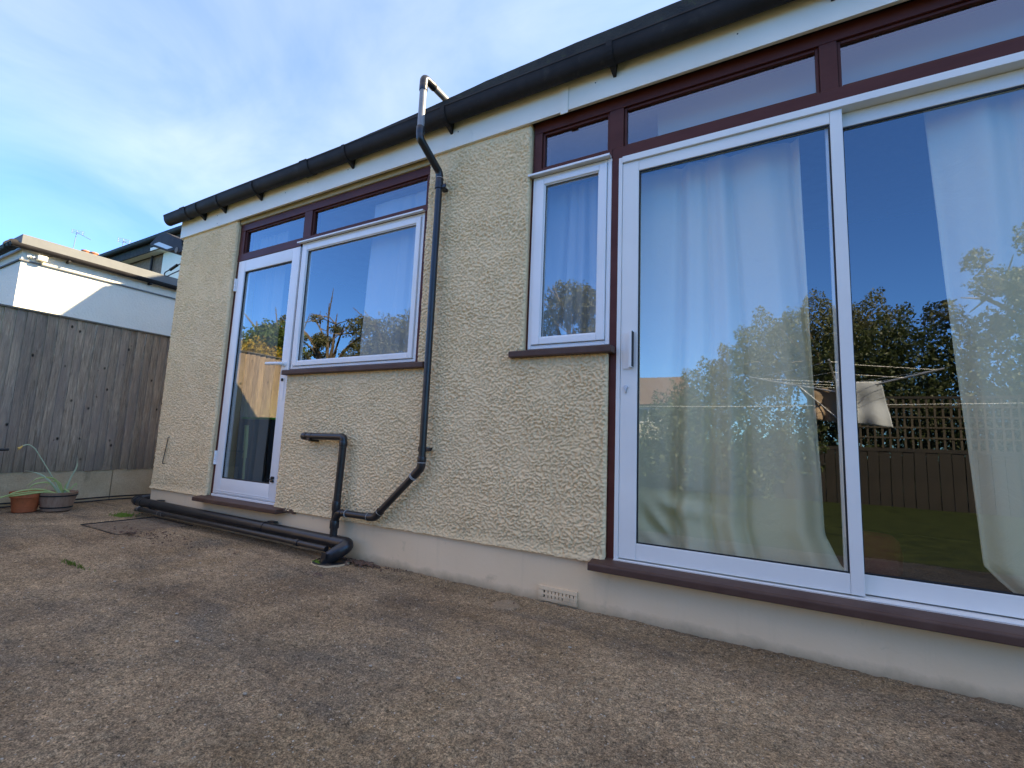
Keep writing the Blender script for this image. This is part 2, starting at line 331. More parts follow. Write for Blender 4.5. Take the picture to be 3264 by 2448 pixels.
# ------------------------------------------------------------------ ground
def build_patio():
    xs = np.arange(-1.22, 7.6, .0105); ys = np.arange(-2.37, .03, .0105)
    X, Y = np.meshgrid(xs, ys)
    Z = .0045*gnoise(X*3, Y*3, 1)+.0040*gnoise(X*20, Y*20, 2)+.0042*gnoise(X*41, Y*41, 3)-.005
    # worn lumpy mortar slurry along the wall near the drain
    slur = np.clip(1-np.abs(Y+.28+.06*gnoise(X*3, Y*0, 9))/.22, 0, 1)*np.clip((X-.5)/.4, 0, 1)*np.clip((2.75-X)/.3, 0, 1)
    Z += np.clip(slur*2, 0, 1)*.006+slur*.010*np.maximum(gnoise(X*14, Y*28, 5), -.2)
    # fillet edge to the wall on the right
    Z += np.clip((Y+.10)/.10, 0, 1)*.006*np.clip((X-2.9)/.2, 0, 1)
    # round patch
    d = np.hypot((X-3.94)/.075, (Y+.135)/.068); Z += np.where(d < 1, .005, 0)-.006*np.exp(-((d-1.08)/.12)**2)
    # crack running from the left edge toward the wall
    def crack(pts, wd, dep):
        nonlocal Z
        for (ax, ay), (bx, by) in zip(pts[:-1], pts[1:]):
            L = math.hypot(bx-ax, by-ay); t = np.clip(((X-ax)*(bx-ax)+(Y-ay)*(by-ay))/L**2, 0, 1)
            dd = np.hypot(X-ax-t*(bx-ax), Y-ay-t*(by-ay))+.01*gnoise(X*9, Y*9, 7)
            Z -= dep*np.exp(-(dd/wd)**2)*(.6+.5*gnoise(X*4, Y*4, 8))
    crack([(.3, -1.52), (.95, -1.30), (1.55, -1.06), (1.9, -.83), (2.35, -.62)], .016, .026)
    crack([(2.35, -1.02), (2.55, -.97)], .014, .018)
    crack([(2.72, -.36), (2.9, -.37)], .016, .020)
    # recess for the manhole cover
    inside = (X > .205) & (X < .845) & (Y > -.55) & (Y < -.03); Z = np.where(inside, -.03, Z)
    return tag(grid_mesh('patio', X, Y, Z, M_patio), kind='structure')
patio = build_patio()
b = MB(); b.box(-1.22, 0, .02, 6, -.2, -.003); tag(b.build('path', M_patio), kind='structure')
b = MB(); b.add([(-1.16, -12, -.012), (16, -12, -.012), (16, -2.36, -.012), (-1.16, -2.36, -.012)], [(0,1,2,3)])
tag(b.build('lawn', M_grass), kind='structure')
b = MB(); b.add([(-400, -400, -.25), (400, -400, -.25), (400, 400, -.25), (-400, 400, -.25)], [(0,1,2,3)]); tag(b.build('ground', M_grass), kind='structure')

# ------------------------------------------------------------------ bungalow
house = thing('bungalow', 'cream roughcast single storey house with maroon and white windows', 'house')
def stucco():
    xs = np.arange(0, 4.4010, .0042); zs = np.arange(.235, 2.7001, .0042)
    X, Z = np.meshgrid(xs, zs)
    w1 = gnoise(X*17, Z*17, 21); w2 = gnoise(X*17, Z*17, 22)
    xx = X+.014*w1; zz_ = Z+.012*w2
    big = gnoise(X*6, Z*6, 25)
    def isl(dz):
        p = xx*.92+zz_*.25; q = (zz_-dz)*.97-xx*.2; f = .75*gnoise(p*70, q*100, 23)+.55*gnoise((xx*.9-zz_*.4)*78, (zz_-dz+xx*.3)*92, 28)+.3*gnoise(xx*140, (zz_-dz)*170, 24)
        t = np.clip((f+.10)/.26, 0, 1); return t*t*(3-2*t)
    h = np.maximum.reduce([isl(0), isl(.003)*.72, isl(.006)*.42, isl(.009)*.18])
    h = (h*.0115*(.8+.35*big)+.0012*gnoise(X*140, Z*140, 27))
    # region and distance to edges
    def inrect(x, z, x0, x1, z0, z1): return (x > x0) & (x < x1) & (z > z0) & (z < z1)
    holes = [(.936, 1.85, -1, 2.69), (1.84, 3.14, 1.28, 2.69), (3.908, 4.5, 1.305, 3)]
    xc = (X[:-1, :-1]+X[1:, 1:])/2; zc = (Z[:-1, :-1]+Z[1:, 1:])/2
    ok = np.ones_like(xc, bool)
    for hl in holes: ok &= ~inrect(xc, zc, *hl)
    d = np.minimum(X-0+.0, xs[-1]-X)
    for x0, x1, z0, z1 in holes:
        dx = np.maximum(np.maximum(x0-X, X-x1), 0); dz = np.maximum(np.maximum(z0-Z, Z-z1), 0); d = np.minimum(d, np.hypot(dx, dz))
    edge = np.clip(1-d/.014, 0, 1)**1.6
    top = np.clip(1-(2.69-Z)/.05, 0, 1)
    h = h*(1-.6*edge)*(1-.8*np.clip(top, 0, 1))
    # flared bell edge at the bottom
    zb = Z-.24-.006*gnoise(X*6, Z*0, 31)
    flare = np.clip(1-zb/.05, 0, 1); h = h*(1-.55*flare)+.014*flare**1.5
    h = h+.004*gnoise(X*2.2, Z*2.2, 33)
    Yv = -h+.003+.012*edge
    Zv = Z.copy(); Zv[0, :] = .238+.005*gnoise(xs*9, xs*0, 35)+.003*gnoise(xs*37, xs*0, 36)
    Xv = X-.012*flare*np.clip(1-X/.03, 0, 1)
    o = grid_mesh('render_wall', Xv, Yv, Zv, M_render, house, facemask=ok)
    return o
stucco()
for x0, x1, z0, z1 in [(0.004, .932, .245, 2.69), (1.853, 3.137, .245, 1.277), (3.143, 3.904, .245, 2.69), (3.907, 4.394, .245, 1.265)]:
    b = MB(); b.box(x0, x1, .016, .28, z0, z1); b.build('wall_core', M_render, house)
b = MB(); b.box(6.42, 14.0, 0, .28, .24, 2.69); b.build('wall_panel', M_render, house)
b = MB(); b.box(0, .28, .281, 6, .0, 2.9); b.build('side_wall', M_render, house)
b = MB(); b.box(.004, 14.0, .008, .28, -.2, .236); b.build('plinth', M_plinth, house)
b = MB(); b.box(.933, 3.14, .022, .25, 2.652, 2.70, .004); b.build('lintel', M_lintel, house)
# air brick
b = MB(); ax0, ax1, az0, az1 = 4.052, 4.264, .008, .080
b.box(ax0, ax1, -.003, .007, az0, az0+.016, .002); b.box(ax0, ax1, -.004, .007, az1-.020, az1, .002)
b.box(ax0, ax0+.028, -.003, .007, az0+.017, az1-.021); 
nh = 9; step = (ax1-ax0-.036)/nh
for i in range(nh): b.box(ax0+.037+step*i+ (step-.009)/2-.004, ax0+.037+step*(i+1)-.004, -.0025, .007, az0+.017, az1-.021)
b.box(ax0+.028, ax1, -.0035, .007, .038, .046)
b.box(4.20, 4.262, -.003, .007, .024, .036, .002)
v = b.build('air_brick', M_plinth, house)
b = MB()
for i in range(nh): b.box(ax0+.028+step*i, ax0+.028+step*i+step*.72, .0068, .0075, .026, .058)
b.build('vent_hole', M_seal, v)
# fascia
b = MB(); b.box(-.02, 4.125, -.020, .0, 2.681, 2.95, .002); b.box(4.129, 14, -.020, .0, 2.681, 2.95, .002); fa = b.build('fascia', M_fascia, house)
b = MB(); b.box(-.022, -.0, .001, 6, 2.676, 2.95, .002); b.build('bargeboard', M_fascia, house)
b = MB(); b.box(4.105, 4.150, -.0245, -.0202, 2.664, 2.95, .001); b.build('joint_cover', M_fascia, fa)
for sx, sz in [(.62, 2.79), (1.62, 2.78), (2.36, 2.79), (3.38, 2.785), (4.31, 2.79), (5.02, 2.785), (.63, 2.71), (1.9, 2.80)]:
    b = MB(); b.lathe([(.004, 0), (.003, .002), (0.0005, .003)], (0,0,0), 8); s_ = b.build('screw', M_seal, fa); s_.location = (sx, -.0205, sz); s_.rotation_euler = (R(90), 0, 0)
# roof
def roof():
    xs = np.arange(-.08, 14.01, .04)
    ze = np.interp(xs, [-1, 2.4, 3.0, 3.6, 4.2, 8], [2.985, 2.99, 3.01, 3.045, 3.06, 3.065])+.0012*gnoise(xs*2.3, xs*0, 50)+.0025*np.maximum(gnoise(xs*11, xs*0, 51), 0)
    ys = [-.045, -.052, -.035, .5, 2.5]; b = MB(); n = len(xs)
    v = []
    for yy, dz in zip(ys, [-.07, -.004, .0, .07, .28]):
        for x, z in zip(xs, ze): v.append((x, yy, z+dz))
    f = [(r*n+i, r*n+i+1, (r+1)*n+i+1, (r+1)*n+i) for r in range(4) for i in range(n-1)]
    b.add(v, f); b.box(-.08, 14, 2.5, 2.55, 2.9, 3.3); b.build('roof', M_felt, house, smooth=True)
roof()
# taller main block behind: throws the shadow on the neighbour's wall, hidden from here behind the eaves
b = MB(); b.box(0, 14, 2.56, 9, -.2, 5.35); b.build('upper_storey', M_render, house)
b = MB(); b.add([(-.2, 2.5, 5.42), (14.2, 2.5, 5.42), (14.2, 5.8, 7.2), (-.2, 5.8, 7.2), (-.2, 9.1, 5.42), (14.2, 9.1, 5.42)], [(0,1,2,3), (3,2,5,4), (0,3,4), (1,5,2), (0,4,5,1)])
b.build('pitched_roof', M_slate, house)
# interior rooms
b = MB()
b.box(.29, 6.6, 2.3, 2.36, .2, 2.75); b.box(.285, .33, .285, 2.3, .2, 2.75); b.box(6.6, 6.66, .285, 2.3, .2, 2.75); b.box(3.45, 3.55, .285, 2.3, .2, 2.75)
b.build('interior_wall', M_dark, house)
b = MB(); b.box(.29, 6.6, .1, 2.3, .18, .235); b.build('interior_floor', M_floor_in, house)
b = MB(); b.box(.29, 6.6, .1, 2.3, 2.72, 2.74); b.build('ceiling', M_lintel, house)

b = MB(); b.box(4.6, 6.5, .20, .215, 2.36, 2.70, .002); b.build('backing_board', mat('pale pelmet', (.36, .345, .25), .8), house)  # board added behind the transoms; its pale colour stands in for bounce light
YF = .030   # front plane of the frames
def frame(b, x0, x1, z0, z1, l, r_, bt, t, y0, y1, ch=.003):
    e = .0004
    b.box(x0, x0+l, y0, y1, z0, z1, ch); b.box(x1-r_, x1, y0, y1, z0, z1, ch)
    b.box(x0+l+e, x1-r_-e, y0+.0006, y1, z1-t, z1, ch); b.box(x0+l+e, x1-r_-e, y0+.0006, y1, z0, z0+bt, ch)
def pane(parent, x0, x1, z0, z1, y, seal=True):
    b = MB(); b.add([(x0, y, z0), (x1, y, z0), (x1, y, z1), (x0, y, z1)], [(0,1,2,3)]); b.build('pane', M_glass, parent, fix=False)
    if seal:
        b = MB(); frame(b, x0-.004, x1+.004, z0-.004, z1+.004, .010, .010, .010, .010, y-.010, y-.002, 0); b.build('seal', M_seal, parent)
def bead(b, x0, x1, z0, z1, wd, y0, y1): frame(b, x0, x1, z0, z1, wd, wd, wd, wd, y0, y1, .004)

# --- maroon frame, left group
b = MB(); Y0 = .034; Y1 = .12
b.box(.934, 3.139, Y0, Y1, 2.590, 2.651, .003)                       # head
b.box(.934, 1.008, Y0+.001, Y1, 2.371, 2.5895, .003)                 # left jamb top
b.box(.934, 1.00, Y0+.001, Y1, .252, 2.304, .003)                    # door jamb
b.box(.934, 1.815, Y0-.002, Y1, 2.305, 2.3705, .004); b.box(1.8155, 3.139, Y0-.002, Y1, 2.318, 2.3705, .004)   # transom rail
b.box(1.822, 1.918, Y0+.001, Y1, 2.371, 2.5895, .003)                # mullion
b.box(1.80, 1.85, Y0+.012, Y1, 1.28, 2.304, .002)
b.box(3.097, 3.139, Y0+.001, Y1, 1.28, 2.3175, .003); b.box(3.100, 3.139, Y0+.001, Y1, 2.371, 2.5895, .003)
f1 = b.build('timber_frame', M_maroon, house)
b = MB(); bead(b, 1.009, 1.8215, 2.3712, 2.5893, .012, Y0+.012, Y0+.03); bead(b, 1.9185, 3.0995, 2.3712, 2.5893, .012, Y0+.012, Y0+.03); b.build('glazing_bead', M_maroon, f1)
for x0, x1 in ((1.018, 1.812), (1.928, 3.09)):
    t = MB(); t.add([(x0, .062, 2.378), (x1, .062, 2.378), (x1, .062, 2.583), (x0, .062, 2.583)], [(0,1,2,3)]); t.build('pane', M_glass, f1, fix=False)
# --- glazed door
b = MB(); frame(b, .973, 1.814, .272, 2.300, .097, .093, .128, .103, YF, .085, .004)
b.box(1.03, 1.735, YF-.004, YF-.0005, .283, .289, .001); b.box(1.03, 1.735, YF-.004, YF-.0005, .297, .302, .001)
dr = b.build('glazed_door', M_white, house, smooth=True)
dr['label'] = 'white glazed back door'
pane(dr, 1.072, 1.719, .402, 2.195, .050)
b = MB(); b.box(.965, 1.83, YF-.006, .07, .249, .268, .003); b.build('threshold', M_white, dr)
for z0 in (2.027, .509):
    b = MB()
    for k in range(3): b.tube([(.962, YF-.007, z0+k*.039+.001), (.962, YF-.007, z0+k*.039+.037)], .009, 12)
    b.box(.962, .985, YF-.004, YF-.001, z0, z0+.115); b.build('hinge', M_white, dr, smooth=True)
b = MB(); b.tube(bend([(1.765, YF, 1.335), (1.765, YF-.045, 1.335), (1.60, YF-.048, 1.340)], .02), [.013]*9+[.011], 12)
b.tube([(1.765, YF, 1.335), (1.765, YF-.012, 1.335)], .020, 16)
b.build('handle', M_white, dr, smooth=True)
b = MB(); b.box(1.745, 1.785, YF-.003, YF-.0005, 1.05, 1.30, .002); b.build('lock_plate', M_white, dr)
b = MB(); b.box(1.757, 1.771, YF-.016, YF-.003, 1.200, 1.222, .003); b.build('key_cylinder', M_seal, dr)
b = MB(); b.box(1.752, 1.778, YF-.018, YF-.0005, .417, .436, .006); b.box(1.752, 1.778, YF-.018, YF-.0005, .442, .463, .006); b.tube([(1.70, YF-.006, .438), (1.76, YF-.006, .440)], .003, 8)
b.build('latch', M_seal, dr, smooth=True)
# timber door sill
b = MB(); b.add([(.876, -.08, .207), (1.986, -.08, .215), (1.986, -.08, .245), (.876, -.08, .238), (.93, .034, .25), (1.90, .034, .252), (.876, .006, .25), (1.986, .006, .253), (.876, .006, .207), (1.986, .006, .215)],
      [(0,1,2,3), (3,2,7,6), (6,7,5,4), (0,3,6,8), (1,9,7,2), (0,8,9,1)])
o = b.build('door_sill', M_sill, house)
bv = o.modifiers.new('bevel', 'BEVEL'); bv.width = .005; bv.segments = 2
# --- kitchen window
b = MB(); frame(b, 1.834, 3.098, 1.293, 2.318, .026, .022, .020, .026, YF+.004, .10, .003); wn = b.build('window', M_white, house)
wn['label'] = 'wide white framed window beside the door'
b = MB(); frame(b, 1.862, 3.074, 1.315, 2.290, .046, .039, .036, .040, YF-.008, .075, .004); b.build('sash', M_white, wn)
pane(wn, 1.908, 3.035, 1.352, 2.250, .045)
b = MB(); frame(b, 1.906, 3.037, 1.349, 2.252, .008, .008, .008, .008, YF+.0, .042, .002); b.build('glazing_bead', M_white, wn)
b = MB(); b.box(1.806, 3.104, .004, YF+.02, 2.3205, 2.327, .002); b.box(1.806, 3.104, .001, .005, 2.316, 2.327, .001); b.build('drip_bar', M_white, wn)
b = MB(); b.add([(1.834, -.042, 1.238), (3.227, -.042, 1.238), (3.227, -.042, 1.274), (1.834, -.042, 1.274), (1.834, .04, 1.291), (3.135, .04, 1.291), (1.834, .005, 1.238), (3.227, .005, 1.238), (3.227, .005, 1.284), (1.834, .005, 1.284)],
      [(0,1,2,3), (3,2,8,9), (9,8,5,4), (0,3,9,6), (1,7,8,2), (0,6,7,1)]); o = b.build('window_sill', M_sill, wn)
bv = o.modifiers.new('bevel', 'BEVEL'); bv.width = .006; bv.segments = 2
# --- maroon frame, right group
b = MB()
b.box(3.912, 6.42, Y0, Y1, 2.633, 2.703, .003)
b.box(3.912, 3.966, Y0+.001, Y1, 2.403, 2.6325, .003); b.box(4.377, 4.455, Y0+.001, Y1, 2.403, 2.6325, .003); b.box(5.345, 5.412, Y0+.001, Y1, 2.398, 2.6325, .003); b.box(6.37, 6.42, Y0+.001, Y1, .25, 2.6325, .003)
b.box(3.912, 4.3965, Y0-.002, Y1, 2.352, 2.4025, .004); b.box(4.397, 6.369, Y0-.002, Y1, 2.336, 2.4025, .004)
b.box(4.396, 4.434, Y0-.006, Y1, .252, 2.3355, .003); b.box(3.906, 3.930, Y0+.003, Y1, 1.30, 2.3515, .002)
f2 = b.build('timber_frame', M_maroon, house)
b = MB()
for x0, x1 in ((3.9665, 4.3765), (4.4555, 5.3445), (5.4125, 6.3695)): bead(b, x0, x1, 2.4035, 2.632, .014, Y0+.012, Y0+.03)
b.build('glazing_bead', M_maroon, f2)
for x0, x1 in ((3.975, 4.370), (4.463, 5.338), (5.42, 6.36)):
    t = MB(); t.add([(x0, .062, 2.41), (x1, .062, 2.41), (x1, .062, 2.625), (x0, .062, 2.625)], [(0,1,2,3)]); t.build('pane', M_glass, f2, fix=False)
# --- narrow window
b = MB(); frame(b, 3.920, 4.395, 1.320, 2.349, .022, .024, .022, .022, YF, .10, .003); w2_ = b.build('window', M_white, house)
w2_['label'] = 'narrow tall white framed window'
b = MB(); frame(b, 3.944, 4.369, 1.344, 2.325, .050, .043, .038, .032, YF-.010, .075, .004); b.build('sash', M_white, w2_)
pane(w2_, 3.995, 4.325, 1.385, 2.293, .045)
b = MB(); frame(b, 3.993, 4.327, 1.381, 2.295, .008, .008, .008, .008, YF-.001, .042, .002); b.build('glazing_bead', M_white, w2_)
b = MB(); b.box(3.900, 4.392, -.004, YF+.02, 2.3525, 2.359, .002); b.box(3.900, 4.392, -.008, -.0035, 2.347, 2.359, .001); b.build('drip_bar', M_white, w2_)
b = MB(); b.box(3.837, 4.428, -.042, .031, 1.267, 1.303, .006); b.build('window_sill', M_sill, w2_)
# --- sliding door
b = MB(); b.box(4.434, 4.4545, YF-.004, .13, .262, 2.334, .002); b.box(4.455, 6.368, YF-.012, .13, 2.300, 2.334, .002); b.box(6.345, 6.368, YF, .13, .262, 2.2995, .002)
b.box(4.434, 6.368, YF-.012, .13, .247, .262, .002)
b.box(4.434, 6.368, YF-.020, YF-.013, .250, .2575, .001)
sl = b.build('sliding_door', M_alu, house); sl['label'] = 'wide white sliding patio door'
b = MB(); frame(b, 4.4555, 5.418, .268, 2.2985, .085, .045, .077, .058, YF, .062, .003); b.build('front_sash', M_alu, sl)
b = MB(); frame(b, 5.36, 6.345, .268, 2.2985, .06, .06, .074, .065, .072, .104, .003); b.build('rear_sash', M_alu, sl)
pane(sl, 4.541, 5.373, .345, 2.2395, .046)
pane(sl, 5.42, 6.285, .342, 2.233, .086)
b = MB(); b.box(4.470, 4.510, YF-.006, YF-.0004, 1.187, 1.372, .002); b.box(4.504, 4.520, YF-.034, YF-.004, 1.190, 1.380, .004); o = b.build('door_handle', M_alu, sl)
b = MB(); b.box(4.5135, 4.5225, YF-.033, YF-.001, 1.196, 1.374, .001); b.build('grip_strip', M_seal, o)  # black strip along the right side of the grip
b = MB(); b.tube([(4.4845, YF-.0005, 1.094), (4.4845, YF-.010, 1.094)], .010, 14); b.box(4.480, 4.489, YF-.008, YF-.0005, 1.066, 1.090, .003); b.build('key_cylinder', M_steel, sl, smooth=True)
b = MB(); b.add([(4.337, -.072, .211), (6.5, -.072, .211), (6.5, -.072, .240), (4.337, -.072, .240), (4.337, -.066, .247), (6.5, -.066, .247), (4.43, .05, .262), (6.42, .05, .262), (4.337, .002, .256), (6.5, .002, .256), (4.337, .004, .211), (6.5, .004, .211)],
      [(0,1,2,3), (3,2,5,4), (4,5,9,8), (8,9,7,6), (0,3,4,8,10), (1,11,9,5,2), (0,10,11,1)]); o = b.build('door_sill', M_sill, house)
bv = o.modifiers.new('bevel', 'BEVEL'); bv.width = .004; bv.segments = 2
# broken render under the door corner
b = MB()
for k in range(26):
    x = 1.985+rng.random()*.11; z = .238+rng.normal()*.007; r_ = .004+rng.random()*.008
    b.box(x-r_, x+r_, -.012-rng.random()*.012, .006, z-r_*.6, z+r_*.6, .001)
o = b.build('crumbled_edge', M_leafd, house); o['kind'] = 'stuff'

# ------------------------------------------------------------------ curtains
def curtain(label, x0, x1, z0, z1, y, folds, amp, m, edge=None, taper=.0, hook=False, extra=None):
    nx = max(40, int((x1-x0)/.008)); nz = 90
    s = np.linspace(0, 1, nx); t = np.linspace(0, 1, nz); S, T = np.meshgrid(s, t)
    Z = z0+(z1-z0)*T
    L = x0+0*T; Rr = x1+0*T
    if edge:
        zs_, xl, xr = edge; L = np.interp(Z, zs_, xl); Rr = np.interp(Z, zs_, xr)
    X = L+(Rr-L)*S
    ph = 2*np.pi*folds*(S+.05*np.sin(6.3*S*1.7+1))+.8*np.sin(3*T+S*5)
    A = amp*(.45+.55*(1-T)**.8)*(.7+.3*np.sin(S*19+2))
    Yv = y+A*np.sin(ph)+A*.35*np.sin(2.3*ph+1)+.004*gnoise(X*6, Z*3, 60)
    X = X+.3*A*np.cos(ph)
    if extra: X, Yv = extra(X, Yv, Z)
    o = grid_mesh('curtain', X, Yv, Z, m); md = o.modifiers.new('thickness', 'SOLIDIFY'); md.thickness = .002
    return tag(o, label, 'curtain')
def crumple(X, Y, Z):
    d = np.hypot((X-4.72)/.16, (Z-.53)/.07); Y = Y-.035*np.exp(-d**2*1.5)*np.sin((Z-.47)*40+(X-4.7)*9)
    k = np.exp(-((X-4.62)/.1)**2-((Z-.42)/.1)**2); return X, Y-.03*k*np.sin((X+Z)*45)
curtain('cream curtain behind the left sliding pane, crumpled at its foot', 4.40, 5.28, .27, 2.30, .185, 4.6, .048, M_curt, edge=([.27, .34, .46, .7, 1.1, 1.9, 2.3], [4.42]*7, [5.42, 5.365, 5.315, 5.312, 5.296, 5.275, 5.268]), extra=crumple)
curtain('cream curtain at the right edge, behind the fixed sliding pane', 5.75, 6.33, .27, 2.30, .18, 3.4, .042, M_curt, edge=([.27, .36, .41, .76, 1.1, 1.9, 2.3], [5.93, 5.84, 5.80, 5.79, 5.775, 5.74, 5.722], [6.33]*7))
curtain('blue grey curtain filling the narrow window', 3.93, 4.40, 1.2, 2.33, .16, 5.0, .034, M_curt2)
curtain('pale curtain covering the right third of the wide window', 2.45, 3.16, 1.0, 2.56, .15, 3.6, .012, M_curt2, edge=([1.0, 1.38, 1.92, 2.28, 2.56], [2.445, 2.45, 2.465, 2.487, 2.492], [3.16]*5))
curtain('thin net curtain behind the glazed back door', 1.02, 1.46, .3, 2.56, .16, 5.0, .02, M_net)
curtain('net panel hanging at the middle of the glazed door', 1.56, 1.62, .3, 2.3, .17, 1.0, .008, M_net)

b = MB(); b.lathe([(.085, 0), (.105, .03), (.112, .10), (.100, .17), (.075, .195), (.0005, .20)], (5.53, .62, .236), 30); tag(b.build('pouf', mat('dark red fabric', (.16, .012, .012), .9), None, smooth=True), 'dark red round pouf on the floor inside the sliding door', 'pouf')
# ------------------------------------------------------------------ gutter
gut = thing('gutter', 'long black half round gutter under the bungalow roof edge', 'gutter')
def gutter_mesh(x0, x1, cy, zt, hw, dp, name='channel', parent=None, along='x', fall=0.0):
    b = MB(); n = 18; nx = 70
    prof = []
    for i in range(n+1): a = math.pi*i/n; prof.append((cy-hw*math.cos(a), -dp*math.sin(a)**.85))
    inner = [(p[0]+(cy-p[0])*.05, p[1]*.95) for p in prof][::-1]
    lip = [(prof[0][0]-.004, .001), (prof[0][0]-.005, -.008)]
    loop = lip[::-1]+prof[1:] + inner
    m = len(loop); v = []
    for k in range(nx+1):
        x = x0+(x1-x0)*k/nx; dz = .0025*math.sin(x*2.1)+fall*(x-x0)
        for (p, q) in loop: v.append((x, p, zt+q+dz))
    f = [(k*m+i, k*m+(i+1) % m, (k+1)*m+(i+1) % m, (k+1)*m+i) for k in range(nx) for i in range(m)]
    f += [tuple(range(m))[::-1], tuple(nx*m+i for i in range(m))]
    b.add(v, f); return b
GY = -.078; GZ = 2.905; HW = .054; DP = .088
gutter_mesh(-.15, 14.0, GY, GZ, HW, DP).build('channel', M_gut, gut, smooth=True)
b = MB()  # rounded stop end
n = 14; v = []
for i in range(n+1):
    a = math.pi*i/n
    for k in range(5):
        q = math.radians(90*k/4); v.append((-.15-.03*math.sin(q), GY-HW*math.cos(a)*math.cos(q), GZ-DP*math.sin(a)**.85*math.cos(q) if k < 4 else GZ))
f = [(i*5+k, i*5+k+1, (i+1)*5+k+1, (i+1)*5+k) for i in range(n) for k in range(4)]
b.add(v, f); b.build('stop_end', M_gut, gut, smooth=True)
for x in (.42, .76, 1.30, 2.42, 3.33, 4.42, 5.4):   # support brackets
    b = MB(); n = 12; v = []
    for k, xx in enumerate((x-.016, x+.016)):
        for i in range(n+1):
            a = math.pi*i/n; v.append((xx, GY-(HW+.004)*math.cos(a), GZ-(DP+.005)*math.sin(a)**.85))
            v.append((xx, GY-(HW+.007)*math.cos(a), GZ-(DP+.008)*math.sin(a)**.85))
    m = 2*(n+1)
    f = [(i*2, i*2+2, i*2+3, i*2+1) for i in range(n)]+[(m+i*2, m+i*2+1, m+i*2+3, m+i*2+2) for i in range(n)]+[(i*2+1, i*2+3, m+i*2+3, m+i*2+1) for i in range(n)]+[(i*2, m+i*2, m+i*2+2, i*2+2) for i in range(n)]
    b.add(v, f)
    b.add([(x-.008, -.0205, 2.782), (x+.008, -.0205, 2.782), (x+.020, -.0205, 2.90), (x-.020, -.0205, 2.90), (x-.020, -.075, 2.822), (x+.020, -.075, 2.822), (x-.008, -.028, 2.782), (x+.008, -.028, 2.782)],
          [(0,1,2,3), (0,6,7,1), (6,4,5,7), (4,3,2,5), (0,3,4,6), (1,7,5,2)])
    b.build('bracket', M_gut, gut)
for x in (.20, 1.98):
    b = gutter_mesh(x-.045, x+.045, GY, GZ+.001, HW+.006, DP+.007); b.build('union_joint', M_gut, gut, smooth=True)

# ------------------------------------------------------------------ pipes
def pipe(parent, pts, r, name='pipe', m=M_pipe, bendr=.03, n=18):
    b = MB(); b.tube(bend(pts, bendr), r, n); return b.build(name, m, parent, smooth=True)
def collar(parent, p, d, r, L, name='collar', m=M_pipe):
    p = Vector(p); d = Vector(d).normalized(); b = MB(); b.tube([p-d*L/2, p-d*(L/2-.003), p+d*(L/2-.003), p+d*L/2], [r*.97, r, r, r*.97], 18); return b.build(name, m, parent, smooth=True)
PR = .0215; PY = -.062
dp_ = thing('downpipe', 'black pipe rising over the gutter and down the middle wall', 'pipe')
pipe(dp_, [(3.262, -.245, 2.995), (3.262, -.245, 2.655)], PR, 'grey_pipe', M_pipe_up)
pipe(dp_, [(3.262, -.245, 2.66), (3.265, -.245, 2.63), (3.283, PY, 2.50), (3.285, PY, 2.44)], PR+.003, 'offset_bend', bendr=.045)
pipe(dp_, [(3.262, -.245, 2.975), (3.262, -.245, 3.045), (3.262, -.17, 3.050)], PR+.004, 'top_elbow', bendr=.035)
pipe(dp_, [(3.262, -.18, 3.050), (3.262, .06, 3.055)], PR, 'grey_pipe', M_pipe_up)
pipe(dp_, [(3.285, PY, 2.46), (3.285, PY, .66)], PR)
pipe(dp_, [(3.285, PY, .67), (3.283, PY, .625), (3.235, PY, .578)], PR+.004, 'elbow', bendr=.03)
pipe(dp_, [(3.25, PY, .592), (2.955, PY, .315)], PR)
pipe(dp_, [(2.985, PY, .343), (2.94, PY, .298), (2.88, PY, .296)], PR+.004, 'elbow', bendr=.03)
pipe(dp_, [(2.90, PY, .296), (2.62, PY, .294)], PR)
for p, d, r_, L, m in [((3.262, -.245, 2.685), (0,0,1), PR+.004, .05, M_pipe), ((3.285, PY, 2.43), (0,0,1), PR+.004, .05, M_pipe), ((3.262, -.245, 2.975), (0,0,1), PR+.0045, .04, M_pipe), ((3.262, -.165, 3.05), (0,1,0), PR+.0045, .04, M_pipe),
                    ((3.285, PY, .675), (0,0,1), PR+.005, .03, M_pipe)]: collar(dp_, p, d, r_, L, m=m)
for p, d in [((3.285, PY, .655), (0,0,1)), ((3.228, PY, .571), (1,0,.94)), ((3.222, PY, .5655), (1,0,.94)), ((2.975, PY, .334), (1,0,.94)), ((2.885, PY, .296), (1,0,0)), ((2.69, PY, .295), (1,0,0)), ((3.285, PY, 2.462), (0,0,1))]:
    collar(dp_, p, d, PR+.0052, .004, 'cement_ring', M_cem)
for z in (2.405, .735):
    b = MB(); b.tube([(3.285, PY, z-.014), (3.285, PY, z+.014)], PR+.005, 18); b.box(3.30, 3.34, PY-.004, PY+.004, z-.012, z+.012, .002); b.box(3.28, 3.31, PY+.01, .0, z-.01, z+.01); b.build('pipe_clip', M_pipe, dp_, smooth=True)
sp_ = thing('waste_pipe', 'black waste pipe with capped arm dropping into the floor gully', 'pipe')
SX = 2.592; SR = .024
pipe(sp_, [(2.205, PY, .781), (SX-.03, PY, .786), (SX+.012, PY, .786), (SX+.012, PY, .72)], SR, 'capped_arm', bendr=.03)
pipe(sp_, [(SX+.012, PY, .74), (SX-.004, PY, .31)], SR); pipe(sp_, [(SX-.004, PY, .33), (SX-.012, PY, .07)], SR)
collar(sp_, (2.215, PY, .781), (1,0,0), SR+.004, .035, 'end_cap'); collar(sp_, (2.27, PY, .782), (1,0,0), SR+.002, .05, 'collar')
